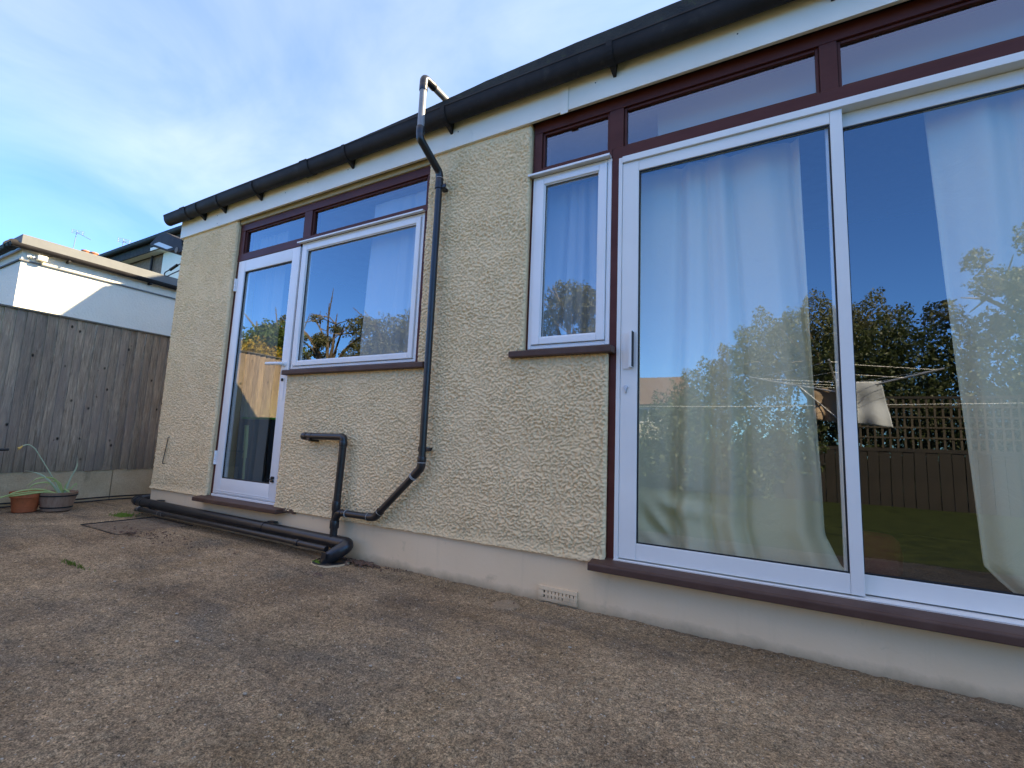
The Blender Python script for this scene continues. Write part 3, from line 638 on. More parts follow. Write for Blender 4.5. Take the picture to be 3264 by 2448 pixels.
b = MB(); b.lathe([(SR+.003, 0), (SR, .010), (SR*.5, .016), (.0005, .018)], (0,0,0), 18); o = b.build('end_dome', M_pipe, sp_, smooth=True); o.location = (2.199, PY, .781); o.rotation_euler = (0, R(-90), 0)
collar(sp_, (SX+.012, PY, .742), (0,0,1), SR+.004, .035); collar(sp_, (SX-.004, PY, .335), (0,0,1), SR+.004, .06); collar(sp_, (SX-.007, PY, .215), (0,0,1), SR+.006, .05)
for z in (.722,): collar(sp_, (SX+.011, PY, z), (0,0,1), SR+.0045, .003, 'cement_ring', M_cem)
pipe(sp_, [(SX+.055, PY, .294), (SX+.02, PY, .290), (SX-.004, PY, .245)], SR, 'tee_branch', bendr=.02)
b = MB(); b.box(2.26, 2.29, PY-.028, -.002, .752, .768, .002); b.box(2.255, 2.295, PY-.005, -.002, .745, .756, .001); b.build('pipe_clip', M_pipe, sp_)
# long low pipes
bp = thing('soil_pipe', 'thick black pipe lying low along the foot of the wall', 'pipe')
BR = .039; BY = -.062; BZ = .106
pipe(bp, [(-.02, .30, BZ+.02), (-.12, .04, BZ+.015), (-.10, BY+.01, BZ+.01), (.05, BY, BZ+.004), (2.68, BY, BZ)], [BR]*1 if False else BR, 'pipe', bendr=.09, n=24)
pipe(bp, [(2.60, BY, BZ-.002), (2.735, BY-.004, BZ), (2.70, BY-.06, .062), (2.645, BY-.085, .02), (2.635, BY-.09, -.02)], BR+.005, 'wrapped_elbow', bendr=.06, n=24)
collar(bp, (-.06, BY+.004, BZ+.008), (1,-.08,0), BR+.005, .05); 
b = MB(); b.tube([(-.10, BY+.012, BZ+.010), (-.108, BY+.014, BZ+.010)], BR+.004, 24); b.build('pipe_end', M_pipe, bp, smooth=True)
collar(bp, (.055, BY, BZ+.003), (1,0,0), BR+.002, .03)
for x in (.235, 1.86):
    b = MB(); b.tube([(x-.012, BY, BZ), (x+.012, BY, BZ)], BR+.004, 24); b.box(x-.02, x+.05, BY+.028, .004, BZ+.034, BZ+.042, .002); b.build('pipe_clip', M_pipe, bp, smooth=True)
b = MB(); b.box(2.642, 2.685, -.196, -.190, .03, .07, .003); b.build('torn_wrap', M_blackpl, bp)
lp = thing('small_pipe', 'thinner black pipe running in front of the thick low pipe', 'pipe')
pipe(lp, [(-.02, -.06, .045), (.07, -.125, .055), (.16, -.134, .070), (2.0, -.134, .076), (2.62, -.140, .076)], .0185, 'pipe', bendr=.05)
for x in (.17, .52, .585): collar(lp, (x, -.134, .070), (1,0,0), .0220, .02); collar(lp, (x-.012, -.134, .070), (1,0,0), .0226, .004, 'cement_ring', M_cem)
collar(lp, (.552, -.134, .0712), (1,0,0), .0218, .07); collar(lp, (2.33, -.137, .076), (1,0,0), .0235, .035)
b = MB(); b.lathe([(.115, -.01), (.112, .006), (.100, .010), (.096, .002), (.02, .001), (.0005, .001)], (2.655, -.125, 0), 30, cap=False); gl = tag(b.build('gully_rim', M_pipe, None, smooth=True), 'round mossy drain gully rim where the pipes end', 'drain')
b = MB(); b.lathe([(.122, -.006), (.120, .004), (.114, .005), (.112, -.006)], (2.655, -.125, 0), 30, cap=False); b.build('cement_edge', M_cboard, gl, smooth=True)
def mound(name, cx, cy, rx, ry, h, m, label, cat, seed=1, kind='stuff', thr=.25, z0=0, seedn=26):
    a = np.linspace(-1, 1, 44); A, B = np.meshgrid(a, a); d = np.hypot(A, B)
    Z = h*(1-d**2)*(.6+.8*gnoise(A*6+seed, B*6, seed))-.004
    Z = np.where(d > 1, -.03, Z)
    o = grid_mesh(name, cx+A*rx, cy+B*ry, z0+Z, m); return tag(o, label, cat, kind=kind)
mound('moss_patch', 2.60, -.19, .06, .04, .020, M_moss, 'dark green moss on the drain gully', 'moss', 3)
mound('moss_patch', -.03, -.17, .10, .06, .022, M_moss, 'bright moss clump at the left end of the low pipes', 'moss', 4)
# grass tufts (blades)
def tuft(cx, cy, rx, ry, n, h, label, m=M_moss):
    b = MB()
    for i in range(n):
        x = cx+rng.normal()*rx; y = cy+rng.normal()*ry; a = rng.random()*6.28; hh = h*(.4+rng.random()); lx = math.cos(a)*hh*.8; ly = math.sin(a)*hh*.8; w_ = .0018
        px, py = -math.sin(a)*w_, math.cos(a)*w_
        b.add([(x-px, y-py, -.004), (x+px, y+py, -.004), (x+lx*.5+px*.7, y+ly*.5+py*.7, hh*.7), (x+lx*.5-px*.7, y+ly*.5-py*.7, hh*.7), (x+lx, y+ly, hh)], [(0,1,2,3), (3,2,4)])
    tag(b.build('grass_tuft', m, fix=False), label, 'grass', kind='stuff')
tuft(1.60, -1.045, .09, .010, 120, .010, 'thin green grass growing in the patio crack')
tuft(-.03, -.17, .07, .04, 200, .018, 'green weeds at the left pipe end')
# dead leaves and rubble
def debris(cx, cy, rx, ry, n, s, label, m):
    b = MB()
    for i in range(n):
        x = cx+rng.normal()*rx; y = min(cy+rng.normal()*ry, -.006); k = s*(.4+rng.random()); a = rng.random()*6.28; c, s2 = math.cos(a)*k, math.sin(a)*k; z = rng.random()*.008
        b.add([(x-c, y-s2, z), (x-s2*.4, y+c*.4, z+.008*rng.random()), (x+c, y+s2, z+.006*rng.random()), (x+s2*.4, y-c*.4, z), (x, y, z+.010)], [(0,1,4), (1,2,4), (2,3,4), (3,0,4)])
    tag(b.build('leaf_litter', m, fix=False), label, 'leaves', kind='stuff')
debris(2.84, -.055, .07, .022, 90, .021, 'brown dead leaves and twigs against the wall by the drain', M_leafd)
debris(3.10, -.04, .16, .014, 30, .007, 'crumbs of dirt along the wall foot right of the drain', M_leafd)
debris(1.25, -.42, .35, .05, 70, .010, 'crumbs and leaf bits on the rough mortar by the pipes', M_leafd)
debris(.92, -.50, .10, .02, 14, .022, 'flaked dark slivers beside the manhole cover', M_leafd)
debris(2.82, -.37, .035, .012, 6, .016, 'curled dead leaf lying alone on the patio', M_leafd)
debris(3.45, -.16, .4, .05, 20, .005, 'scattered dark crumbs near the round cement patch', M_leafd)
b = MB()
for i in range(190):
    x = rng.uniform(.1, 6.6); y = -rng.random()**.8*1.9-.05; k = .0015+rng.random()**4*.0055
    if .15 < x < .9 and y > -.6: continue
    bm = bmesh.new(); bmesh.ops.create_icosphere(bm, subdivisions=1, radius=k)
    for v in bm.verts: v.co = Vector((v.co.x*(1.3+.3*rng.random())+x, v.co.y+y, v.co.z*.45-.0005)); 
    bm.verts.index_update(); b.add([v.co[:] for v in bm.verts], [[v.index for v in f.verts] for f in bm.faces]); bm.free()
tag(b.build('pebbles', M_stone, fix=False), 'tiny pale stones scattered over the concrete patio', 'pebbles', kind='stuff')
# manhole
mh = thing('manhole_cover', 'rusty rectangular inspection cover set in the patio by the pipes', 'manhole cover')
b = MB(); frame(b, .208, .842, -1, -.9, .012, .012, .012, .012, 0, .1, 0)
b = MB(); b.box(.208, .842, -.547, -.033, -.04, -.010); b.build('plate', M_iron, mh)
b = MB()
for (x0, x1, y0, y1) in [(.203, .2085, -.552, -.028), (.8415, .847, -.552, -.028), (.209, .841, -.552, -.547), (.209, .841, -.033, -.028)]: b.box(x0, x1, y0, y1, -.03, -.002, .001)
b.build('rim', M_seal, mh)
b = MB()
for i in range(24):
    for j in range(19):
        x = .235+i*.0245; y = -.528+j*.026
        if (i+j) % 2: b.box(x, x+.017, y+.005, y+.011, -.011, -.0055)
        else: b.box(x+.006, x+.012, y, y+.017, -.011, -.0055)
o = b.build('tread', M_iron, mh); o['kind'] = 'stuff'

# ------------------------------------------------------------------ fence on the left
FX = -1.172
def fence_left():
    f = thing('fence', 'grey weathered close boarded fence on a concrete base along the left', 'fence')
    b = MB(); bd = .076
    meshes = []
    for k in range(4):
        b = MB(); nz = 14; v = []; ph = rng.random()*9
        for i in range(nz+1):
            z = .322+(1.868-.322)*i/nz; wob = .0015*math.sin(z*5+ph)
            for (yy, xx) in ((-.002, 0), (bd+.010, .0), (bd+.010, .003+wob), (-.002, .021+wob)): v.append((xx, yy+wob, z))
        fs = [(i*4+j, i*4+(j+1) % 4, (i+1)*4+(j+1) % 4, (i+1)*4+j) for i in range(nz) for j in range(4)]+[(3,2,1,0), (nz*4, nz*4+1, nz*4+2, nz*4+3)]
        b.add(v, fs); o = b.build('board', M_woods[k], None); meshes.append(o.data); bpy.data.objects.remove(o)
    n = int((1.9+9.0)/bd)
    for i in range(n):
        o = bpy.data.objects.new('board', meshes[rng.integers(4)]); COL.objects.link(o); o.parent = f
        o.location = (FX-.012+.0045*((i*37) % 5)/5, -9.0+i*bd, rng.normal()*.002); o.rotation_euler = (rng.normal()*.003, 0, rng.normal()*.02)
    b = MB(); b.box(FX-.035, FX+.024, -9.02, 1.93, 1.868, 1.886, .003); b.build('capping_rail', M_woodcap, f)
    for y0 in np.arange(-9.0, 1.8, 1.83):
        b = MB(); b.box(FX-.045, FX-.006, y0, y0+1.82, .0-.1, .325, .004); b.build('gravel_board', M_cboard, f)
    b = MB(); 
    for z in (.55, 1.1, 1.65): b.box(FX-.06, FX-.014, -9, 1.9, z, z+.07)
    b.build('arris_rail', M_woodcap, f)
    return f
def wood_mat(i):
    m = bpy.data.materials.new('weathered fence board %d' % i); m.use_nodes = True; nt = m.node_tree; bs = nt.nodes['Principled BSDF']
    g = N(nt, 'ShaderNodeNewGeometry'); oi = N(nt, 'ShaderNodeObjectInfo')
    def mp(s, loc=(0, 0, 0)):
        a = N(nt, 'ShaderNodeMapping'); a.inputs['Scale'].default_value = s; a.inputs['Location'].default_value = loc; nt.links.new(g.outputs['Position'], a.inputs[0]); return a.outputs[0]
    grain = noise(nt, mp((1, 14, .9), (i*3.1, 0, 0)), 6, 6, .7, .9)
    big = noise(nt, mp((1, 2.0, .6), (i*7.7, 0, 0)), 2.2, 4, .6, .3)
    c = mixc(nt, ramp(nt, grain, .3, .7), (.17, .12, .08), (.56, .42, .30))
    c = mixc(nt, ramp(nt, big, .42, .70), c, (.25, .19, .15))
    rv = math_n(nt, 'MULTIPLY_ADD', oi.outputs['Random'], .30, .92)
    cc = N(nt, 'ShaderNodeCombineXYZ'); [nt.links.new(rv, cc.inputs[k]) for k in range(3)]
    c = mixc(nt, 1.0, c, cc.outputs[0], 'MULTIPLY')
    # algae towards the foot
    sp = N(nt, 'ShaderNodeSeparateXYZ'); nt.links.new(g.outputs['Position'], sp.inputs[0])
    lo = ramp(nt, math_n(nt, 'ADD', sp.outputs[2], math_n(nt, 'MULTIPLY', big, .5)), .5, .95, c0=(1, 1, 1, 1), c1=(0, 0, 0, 1))
    c = mixc(nt, math_n(nt, 'MULTIPLY', lo, .45), c, (.105, .095, .055))
    # knots
    vo = N(nt, 'ShaderNodeTexVoronoi'); vo.inputs['Scale'].default_value = 10.5; vo.inputs['Randomness'].default_value = 1; nt.links.new(mp((1, 1.15, .75), (i*1.3, 0, 0)), vo.inputs['Vector'])
    kn = ramp(nt, vo.outputs['Distance'], .06, .17, c0=(1, 1, 1, 1), c1=(0, 0, 0, 1))
    sel = math_n(nt, 'GREATER_THAN', noise(nt, mp((1, 1.4, 1.6), (i*9.1, 2, 0)), 3.2, 1), .53)
    kk = math_n(nt, 'MULTIPLY', kn, sel)
    c = mixc(nt, kk, c, (.022, .017, .014)); nt.links.new(c, bs.inputs['Base Color']); bs.inputs['Roughness'].default_value = .85; bs.inputs['Specular IOR Level'].default_value = .2
    h = math_n(nt, 'SUBTRACT', math_n(nt, 'ADD', grain, math_n(nt, 'MULTIPLY', ramp(nt, vo.outputs['Distance'], .05, .3, c0=(1, 1, 1, 1), c1=(0, 0, 0, 1)), math_n(nt, 'MULTIPLY', sel, .8))), math_n(nt, 'MULTIPLY', kk, 1.6))
    bn = N(nt, 'ShaderNodeBump'); bn.inputs['Distance'].default_value = .006; bn.inputs['Strength'].default_value = 1; nt.links.new(h, bn.inputs['Height']); nt.links.new(bn.outputs[0], bs.inputs['Normal'])
    return m
M_woods = [wood_mat(i) for i in range(4)]
fence_left()
# cables along the fence foot
b = MB(); b.tube([(-1.09, y, .012+.004*math.sin(y*9)) for y in np.linspace(-1.2, 1.5, 30)], .0065, 8); tag(b.build('cable', M_seal, smooth=True), 'black cable lying along the foot of the fence', 'cable')
b = MB(); b.tube([(-1.15+.01*math.sin(y*5), y, .035+.004*math.sin(y*7)) for y in np.linspace(-1.2, 1.5, 30)], .0075, 8); tag(b.build('cable', M_seal, smooth=True), 'second black cable, tight against the concrete fence base', 'cable')

# ------------------------------------------------------------------ pots
def pot_terra():
    t = thing('flower_pot', 'round terracotta plastic flower pot by the fence', 'flower pot', loc=(-.775, -.625, 0))
    b = MB(); b.lathe([(.074, 0), (.080, .004), (.097, .125), (.099, .128), (.108, .130), (.113, .178), (.108, .180), (.103, .150), (.0005, .148)], n=40); b.build('pot', M_terra, t, smooth=True)
    b = MB(); b.lathe([(.102, .150), (.05, .155), (.0005, .153)], n=24, cap=False); b.build('soil', M_soil, t)
    return t
pot_terra()
def pot_barrel():
    t = thing('barrel_pot', 'brown half barrel style plastic pot holding a daffodil plant', 'flower pot', loc=(-.70, -.43, 0))
    b = MB(); b.lathe([(.096, 0), (.104, .004), (.113, .050), (.128, .118), (.138, .165), (.142, .168), (.136, .171), (.128, .150), (.0005, .148)], n=44); b.build('pot', M_barrel, t, smooth=True)
    for z, r_ in ((.034, .1125), (.140, .1355)):
        b = MB(); b.lathe([(r_-.003, -.006), (r_+.001, -.005), (r_+.003, .005), (r_-.001, .006)], (0, 0, z), 44, cap=False); b.build('hoop', M_seal, t, smooth=True)
    b = MB(); b.lathe([(.13, .148), (.06, .156), (.0005, .154)], n=24, cap=False); b.build('soil', M_soil, t)
pot_barrel()
def plant():
    t = thing('daffodil', 'drooping daffodil plant with one faded orange yellow bloom in the barrel pot', 'plant', loc=(-.70, -.43, .15))
    # leaf: strip along path, local (across = fence direction y, x toward viewer)
    def leaf(path, w0, m=M_leafg, name='leaf'):
        P = bend(path, .08, 5); b = MB(); n = len(P); v = []
        for i, p in enumerate(P):
            s_ = i/(n-1); ww = w0*(1-.25*s_)*(1 if s_ < .8 else max(.12, (1-s_)/.2)); d = (P[min(i+1, n-1)]-P[max(i-1, 0)]).normalized(); sd_ = d.cross(Vector((1, .25, .1))).normalized()*ww
            v += [p-sd_, p+Vector((.003, 0, 0)), p+sd_]
        f = [(i*3+j, i*3+j+1, (i+1)*3+j+1, (i+1)*3+j) for i in range(n-1) for j in range(2)]
        b.add(v, f); b.build(name, m, t, smooth=True, fix=False)
    b = MB(); b.tube(bend([(0, .02, 0), (.02, -.09, .20), (.03, -.22, .42), (.03, -.265, .455), (.03, -.300, .44)], .06), .0045, 8); b.build('stem', M_stem, t, smooth=True)
    b = MB()
    for k in range(6):
        a = k/6*6.28; c = Vector((.03, -.31, .42)); q = c+Vector((.012*math.cos(a), -.020-.004*math.sin(a*2), -.012+.024*math.sin(a)-.006))
        b.add([c, c+Vector((.004, -.008, .010)), q, c+Vector((-.004, -.010, -.008))], [(0,1,2,3)])
    b.tube([(.03, -.300, .44), (.03, -.312, .425), (.03, -.325, .415)], [.004, .008, .013], 10, cap=False); b.build('flower', M_petal, t, fix=False)
    leaf([(0, .045, 0), (.01, .06, .12), (.02, .10, .25), (.03, .085, .33)], .0085, M_stem)
    leaf([(0, .01, 0), (.02, -.06, .10), (.03, -.15, .19), (.03, -.26, .225)], .0085, M_stem)
    for p in ([(0, .0, 0), (.02, -.08, .12), (.03, -.20, .10), (.03, -.22, .03)], [(0, .02, 0), (.02, -.04, .15), (.03, -.17, .16), (.04, -.24, .08)],
              [(0, -.02, 0), (.03, -.15, .04), (.05, -.35, .02), (.06, -.50, -.04)], [(0, -.01, 0), (.04, -.14, .06), (.06, -.30, .05), (.07, -.42, -.02)],
              [(0, .0, .0), (.03, -.10, .03), (.05, -.28, .012), (.05, -.40, .0)],
              [(0, .05, 0), (.02, .08, .05), (.02, .115, .10), (.02, .115, .01)], [(0, .03, 0), (.02, .03, .05), (.03, .075, -.0), (.04, .1, -.01)],
              [(0, .03, 0), (.01, .0, .10), (.02, -.06, .13), (.02, -.11, .05)], [(0, .02, 0), (0, .01, .06), (.01, -.02, .10)], [(0, .035, 0), (0, .04, .07), (.01, .05, .12)]): leaf(p, .0075)
    b = MB()
plant()

# ------------------------------------------------------------------ wall hook, flood light, cable
b = MB(); b.tube(bend([(.245, -.004, .716), (.248, -.022, .712), (.243, -.02, .68), (.198, -.018, .480), (.200, -.018, .470), (.225, -.004, .478)], .012), .0035, 8); tag(b.build('wall_hook', M_seal, smooth=True), 'thin black metal hook on the roughcast left of the door', 'hook')
fl = thing('flood_light', 'black solar flood light with sensor on the left house corner', 'lamp', loc=(0, .06, 2.70))
def prism(b, pts, y0, y1):
    n = len(pts); v = [(p[0], y0, p[1]) for p in pts]+[(p[0], y1, p[1]) for p in pts]
    b.add(v, [tuple(range(n))[::-1], tuple(n+i for i in range(n))]+[(i, (i+1) % n, n+(i+1) % n, n+i) for i in range(n)])
def P_(u, v, y=.06):   # helper kept in metres: pixel of the photo to a point in the lamp's own upright plane
    d = fwd+rt*(u-1632)/1495.6-upv*(v-1224)/1495.6; o = Vector((5.1322, -2.28, .8008)); t_ = (y-o.y)/d.y; q = o+d*t_; return (q.x-0, q.z-2.70)
body = [P_(*p) for p in [(483, 779), (493, 770), (506, 756), (520, 748), (536, 743), (550, 749), (557, 754), (586, 766), (588, 780), (600, 789), (596, 794), (588, 792), (572, 798), (549, 803), (540, 802), (487, 786)]]
b = MB(); prism(b, body, -.02, .17); o = b.build('housing', M_gut, fl); bv = o.modifiers.new('bevel', 'BEVEL'); bv.width = .008; bv.segments = 2
lens = [P_(*p) for p in [(497, 781), (515, 774), (559, 791), (540, 797)]]
b = MB(); b.add([(p[0], -.024, p[1]) for p in lens]+[(p[0], -.019, p[1]) for p in lens], [(0,1,2,3), (4,7,6,5), (0,4,5,1), (1,5,6,2), (2,6,7,3), (3,7,4,0)]); b.build('lens', M_lampglass, fl)
b = MB(); s_ = [P_(*p) for p in [(562, 799), (575, 790), (592, 790), (592, 802), (580, 809), (570, 806)]]; prism(b, s_, -.03, .03); o = b.build('sensor', M_gut, fl)
c_ = P_(574, 801); b = MB(); b.tube([(c_[0], -.036, c_[1]), (c_[0], -.030, c_[1])], .030, 14); b.build('sensor_lens', M_nband, fl)
b = MB(); a0 = P_(585, 780); b.tube([(a0[0], 0, a0[1]), (a0[0]+.12, -.05, a0[1]-.04), (.015, -.07, a0[1]-.055)], .008, 8); b.build('bracket_arm', M_gut, fl)
def PP(u, v, y): q = P_(u, v, y); return (q[0], y, q[1]+2.70)
b = MB(); b.tube(bend([PP(583, 838, .10), PP(568, 844, .10), PP(545, 858, .10), PP(526, 868, .10), PP(523, 877, .10), PP(533, 881, .10), PP(548, 873, .10), PP(573, 862, .10), (.02, .12, 2.47)], .03, 5), .0055, 8)
cb = tag(b.build('cable', M_seal, smooth=True), 'looped black lamp cable with connector off the house corner', 'cable')
b = MB(); b.tube([PP(565, 845, .098), PP(543, 860, .098)], .014, 12); b.build('connector', M_seal, cb, smooth=True)

# ------------------------------------------------------------------ neighbour's extension
nb = thing('neighbour_extension', 'low white rendered building with grey roof edge beyond the fence', 'building')
NX = -3.0; NY = -.40
b = MB(); b.box(NX-5, NX, NY, 6, -.2, 2.93); b.build('wall', M_nwall, nb)
b = MB(); b.box(NX-5, NX+.022, NY-.022, 6, 2.788, 2.806, .002); b.build('drip_strip', M_nband, nb)
b = MB(); b.box(NX-5, NX+.03, NY-.03, 6, 2.985, 3.118, .006); b.build('roof_kerb', M_nband, nb)
b = MB(); b.box(NX-5, NX+.004, NY-.004, 6, 2.9305, 2.989); b.build('soffit_board', M_plasticw, nb)
def ygutter(x, y0, y1, z, hw, dp):
    b = MB(); n = 12; v = []
    for y in (y0, y1):
        for i in range(n+1): a = math.pi*i/n; v.append((x+hw*math.cos(a), y, z-dp*math.sin(a)))
        for i in range(n+1): a = math.pi*(n-i)/n; v.append((x+hw*.92*math.cos(a), y, z-dp*.92*math.sin(a)))
    m = 2*(n+1); b.add(v, [(i, (i+1) % m, m+(i+1) % m, m+i) for i in range(m)]+[tuple(range(m)), tuple(m+i for i in range(m))[::-1]]); return b
b = ygutter(NX+.075, NY-.13, 6, 2.975, .045, .055); b.build('gutter', M_gut, nb, smooth=True)
b = gutter_mesh(NX-5, NX+.1, NY-.085, 2.975, .05, .055); b.build('gutter', M_gut, nb, smooth=True)
b = MB(); b.tube([(NX-.12, NY-.085, 2.975), (NX-.16, NY-.085, 2.975)], .062, 16); b.tube([(NX-.02, NY-.085, 2.975), (NX+.0, NY-.085, 2.975)], .060, 16); b.build('gutter_joint', M_gut, nb, smooth=True)
for y in (.02, .95):
    b = MB(); b.box(NX+.005, NX+.10, y-.012, y+.012, 2.90, 2.925, .003); b.build('gutter_bracket', M_gut, nb)
sl_ = thing('security_light', 'small white security light under the neighbouring gutter', 'lamp', loc=(NX, -.30, 2.86))
b = MB(); b.lathe([(.028, 0), (.030, .02), (.022, .035), (.0005, .04)], n=18); o = b.build('base', M_plasticw, sl_, smooth=True); o.rotation_euler = (0, R(90), 0); o.location = (0, -.04, .0)
b = MB(); b.box(.02, .10, .02, .115, -.03, .035, .012); b.build('lamp_head', M_plasticw, sl_, smooth=True)
b = MB(); b.tube(bend([(.02, -.04, 0), (.06, -.03, -.01), (.05, .03, 0)], .02), .008, 8); b.build('arm', M_steel, sl_, smooth=True)
b = MB(); b.tube(bend([(.02, .08, .03), (.03, .13, .06), (.02, .17, .075)], .02), .006, 8); b.build('lead', M_pipe, sl_, smooth=True)

# house behind
nh_ = thing('neighbour_house', 'taller brown roughcast house with black eaves behind the white extension', 'house')
HYv = 5.0
b = MB(); b.box(-16.8, -12.30, HYv, 12, -.2, 6.5); b.build('wall', M_brick, nh_)
b = MB(); b.box(-12.299, -8.6, HYv-.05, 12, -.2, 6.5); b.build('white_wall', M_nwall, nh_)
b = MB(); b.box(-16.9, -8.5, HYv-.30, HYv-.27, 6.50, 6.80); b.build('fascia', M_felt, nh_)
b = MB(); b.box(-16.9, -8.5, HYv-.269, HYv-.05, 6.50, 6.53); b.box(-12.55, -11.3, HYv-.33, HYv-.301, 6.5, 6.60); b.build('soffit', M_fascia, nh_)
gutter_mesh(-16.95, -8.5, HYv-.38, 6.90, .09, .13).build('gutter', M_gut, nh_, smooth=True)
b = MB(); b.tube([(-13.0, HYv-.06, 6.5), (-13.02, HYv-.06, 0)], .035, 10); b.build('downpipe', M_gut, nh_, smooth=True)
b = MB(); b.add([(-17, HYv-.35, 6.88), (-8.4, HYv-.35, 6.88), (-8.4, 8.5, 8.3), (-17, 8.5, 8.3), (-17, 12.3, 6.88), (-8.4, 12.3, 6.88)], [(0,1,2,3), (3,2,5,4), (0,3,4), (1,5,2), (0,4,5,1)]); b.build('roof', M_slate, nh_)
# chimney with four pots, only the rims show
def proj_at(u, v, y):
    d = fwd+rt*(u-1632)/1495.6-upv*(v-1224)/1495.6; o = Vector((5.1322, -2.28, .8008)); return o+d*((y-o.y)/d.y)
ch = thing('chimney', 'distant chimney stack with four orange clay pots', 'chimney')
q0 = proj_at(262, 799, 12.0)
tops = [proj_at(u, v, yy) for u, v, yy in ((273, 799, 12.0), (300, 806, 12.0), (329, 817, 12.0), (356, 824.5, 12.0))]
zb_ = min(t.z for t in tops)-.9
for t_ in tops:
    b = MB(); b.lathe([(.20, -.9), (.22, -.12), (.27, -.10), (.27, -.01), (.25, 0), (.21, -.03), (.20, -.5)], tuple(t_), 24); b.build('chimney_pot', M_clay, ch, smooth=True)
xs_ = [t.x for t in tops]; b = MB(); b.box(min(xs_)-.4, max(xs_)+.4, 11.6, 12.5, -.2, zb_+.05); b.build('stack', M_brick, ch)
def aerial(label, base, head, tip, elem):
    t = thing('tv_aerial', label, 'aerial', 'television aerials above the far roofs')
    base, head, tip = proj_at(*base), proj_at(*head), proj_at(*tip)
    b = MB(); b.tube([base-Vector((0, 0, 2.0)), base, head], .022, 8); b.build('mast', M_alum, t)
    b = MB(); b.tube([head, tip], .022, 8); b.build('boom', M_alum, t)
    dv = (tip-head)
    for k in range(12):
        p = head+dv*(.10+.88*k/11); b = MB(); b.tube([p-Vector((.10, .0, -.02)), p+Vector((.10, 0, -.02))], .010, 5); b.build('element', M_alum, t)
    b = MB()
    for dz in (-.10, .0, .10): b.tube([head+Vector((-.05, -.25, dz)), head+Vector((.25, .30, dz-.02))], .012, 5)
    for dy in (-.2, 0, .25): b.tube([head+Vector((.02+dy*.5, dy, -.13)), head+Vector((.02+dy*.5, dy, .12))], .010, 5)
    b.build('reflector', M_alum, t)
aerial('left television aerial, standing alone above the grey roof edge', (234, 790, 9), (245, 740, 9), (288, 764, 9), 0)
aerial('right television aerial, beside the black eaves', (385, 822, 9), (393, 768, 9), (437, 794, 9), 0)

# ------------------------------------------------------------------ garden behind the camera (seen mirrored in the panes)
def blob_leaves(blobs, n, size, flat=.5):
    vol = np.array([bb[3]*bb[4]*bb[5] for bb in blobs]); pick = rng.choice(len(blobs), n, p=vol/vol.sum())
    Bm = np.array(blobs, float)[pick]; d = rng.normal(size=(n, 3)); d /= np.linalg.norm(d, axis=1)[:, None]; r_ = rng.random(n)**.28
    r_ *= 1+.25*np.sin(d[:, 0]*7+Bm[:, 0]*5)*np.sin(d[:, 2]*9+Bm[:, 2])
    c = Bm[:, :3]+d*r_[:, None]*Bm[:, 3:6]
    a = rng.normal(size=(n, 3)); a /= np.linalg.norm(a, axis=1)[:, None]; bb = np.cross(a, rng.normal(size=(n, 3))); bb /= np.linalg.norm(bb, axis=1)[:, None]
    s = size*(.6+.8*rng.random(n))[:, None]
    v = np.stack([c-a*s, c+bb*s*flat, c+a*s, c-bb*s*flat], 1).reshape(-1, 3); f = np.arange(4*n).reshape(n, 4)
    return v, f
def leaves_obj(name, blobs, n, size, m, parent=None):
    v, f = blob_leaves(blobs, n, size); me = bpy.data.meshes.new(name); me.vertices.add(len(v)); me.vertices.foreach_set('co', v.ravel().astype(np.float32))
    me.loops.add(f.size); me.loops.foreach_set('vertex_index', f.ravel().astype(np.int32)); me.polygons.add(len(f)); me.polygons.foreach_set('loop_start', np.arange(0, f.size, 4, dtype=np.int32)); me.polygons.foreach_set('loop_total', np.full(len(f), 4, np.int32))
    me.update(calc_edges=True); me.materials.append(m); o = bpy.data.objects.new(name, me); COL.objects.link(o)
    if parent: o.parent = parent
    return o
def tree(label, x, y, h, crown, n, size, m, trunk_r=.12, limbs=7, spread=1.2, name='tree', base=0):
    t = thing(name, label, 'tree')
    b = MB(); top = Vector((x, y, h*.55)); b.tube(bend([(x, y, base-.2), (x+.05, y, h*.25), top], .3), [trunk_r]*8+[trunk_r*.7], 10)
    for k in range(limbs):
        a = k/limbs*6.28+rng.random(); e = top+Vector((math.cos(a)*spread*(.5+.6*rng.random()), math.sin(a)*spread*.6, h*(.15+.28*rng.random())))
        mid = (top+e)/2+Vector((rng.normal()*.15, rng.normal()*.1, .1)); b.tube(bend([top-Vector((0, 0, h*.1*rng.random())), mid, e], .3), [trunk_r*.45]*4+[trunk_r*.3]*4+[.012], 7)
        for q in range(3):
            e2 = e+Vector((rng.normal()*.4, rng.normal()*.3, rng.normal()*.35)); b.tube([mid*.4+e*.6, e2], [trunk_r*.2, .008], 5)
    b.build('trunk', M_bark, t, smooth=True)
    bl = [(x+cx_, y+cy_, cz_, rx, ry, rz) for cx_, cy_, cz_, rx, ry, rz in crown]
    leaves_obj('crown', bl, n, size, m, t); return t
def rb(k, R_, z0, z1, r): 
    return [(rng.normal()*R_*.5, rng.normal()*R_*.4, rng.uniform(z0, z1), r*(.7+.6*rng.random()), r*(.7+.5*rng.random()), r*(.6+.5*rng.random())) for _ in range(k)]
tree('leafy green tree beyond the left fence, mirrored in the glazed door', -6.6, -5.2, 4.3, rb(14, 1.4, 1.6, 3.5, .6), 20000, .045, M_leaf1, limbs=4, spread=.6)
tree('bare twisted tree with sparse leaves, mirrored in the wide window', -7.7, -8, 5.0, rb(34, 2.1, 2.2, 4.7, .22), 13000, .035, M_leaf2, trunk_r=.11, limbs=15, spread=1.9)
tree('round pale green tree, mirrored at the right of the wide window', -5.1, -8.2, 4.6, rb(12, 1.0, 2.2, 4.2, .6), 18000, .04, M_leaf2)
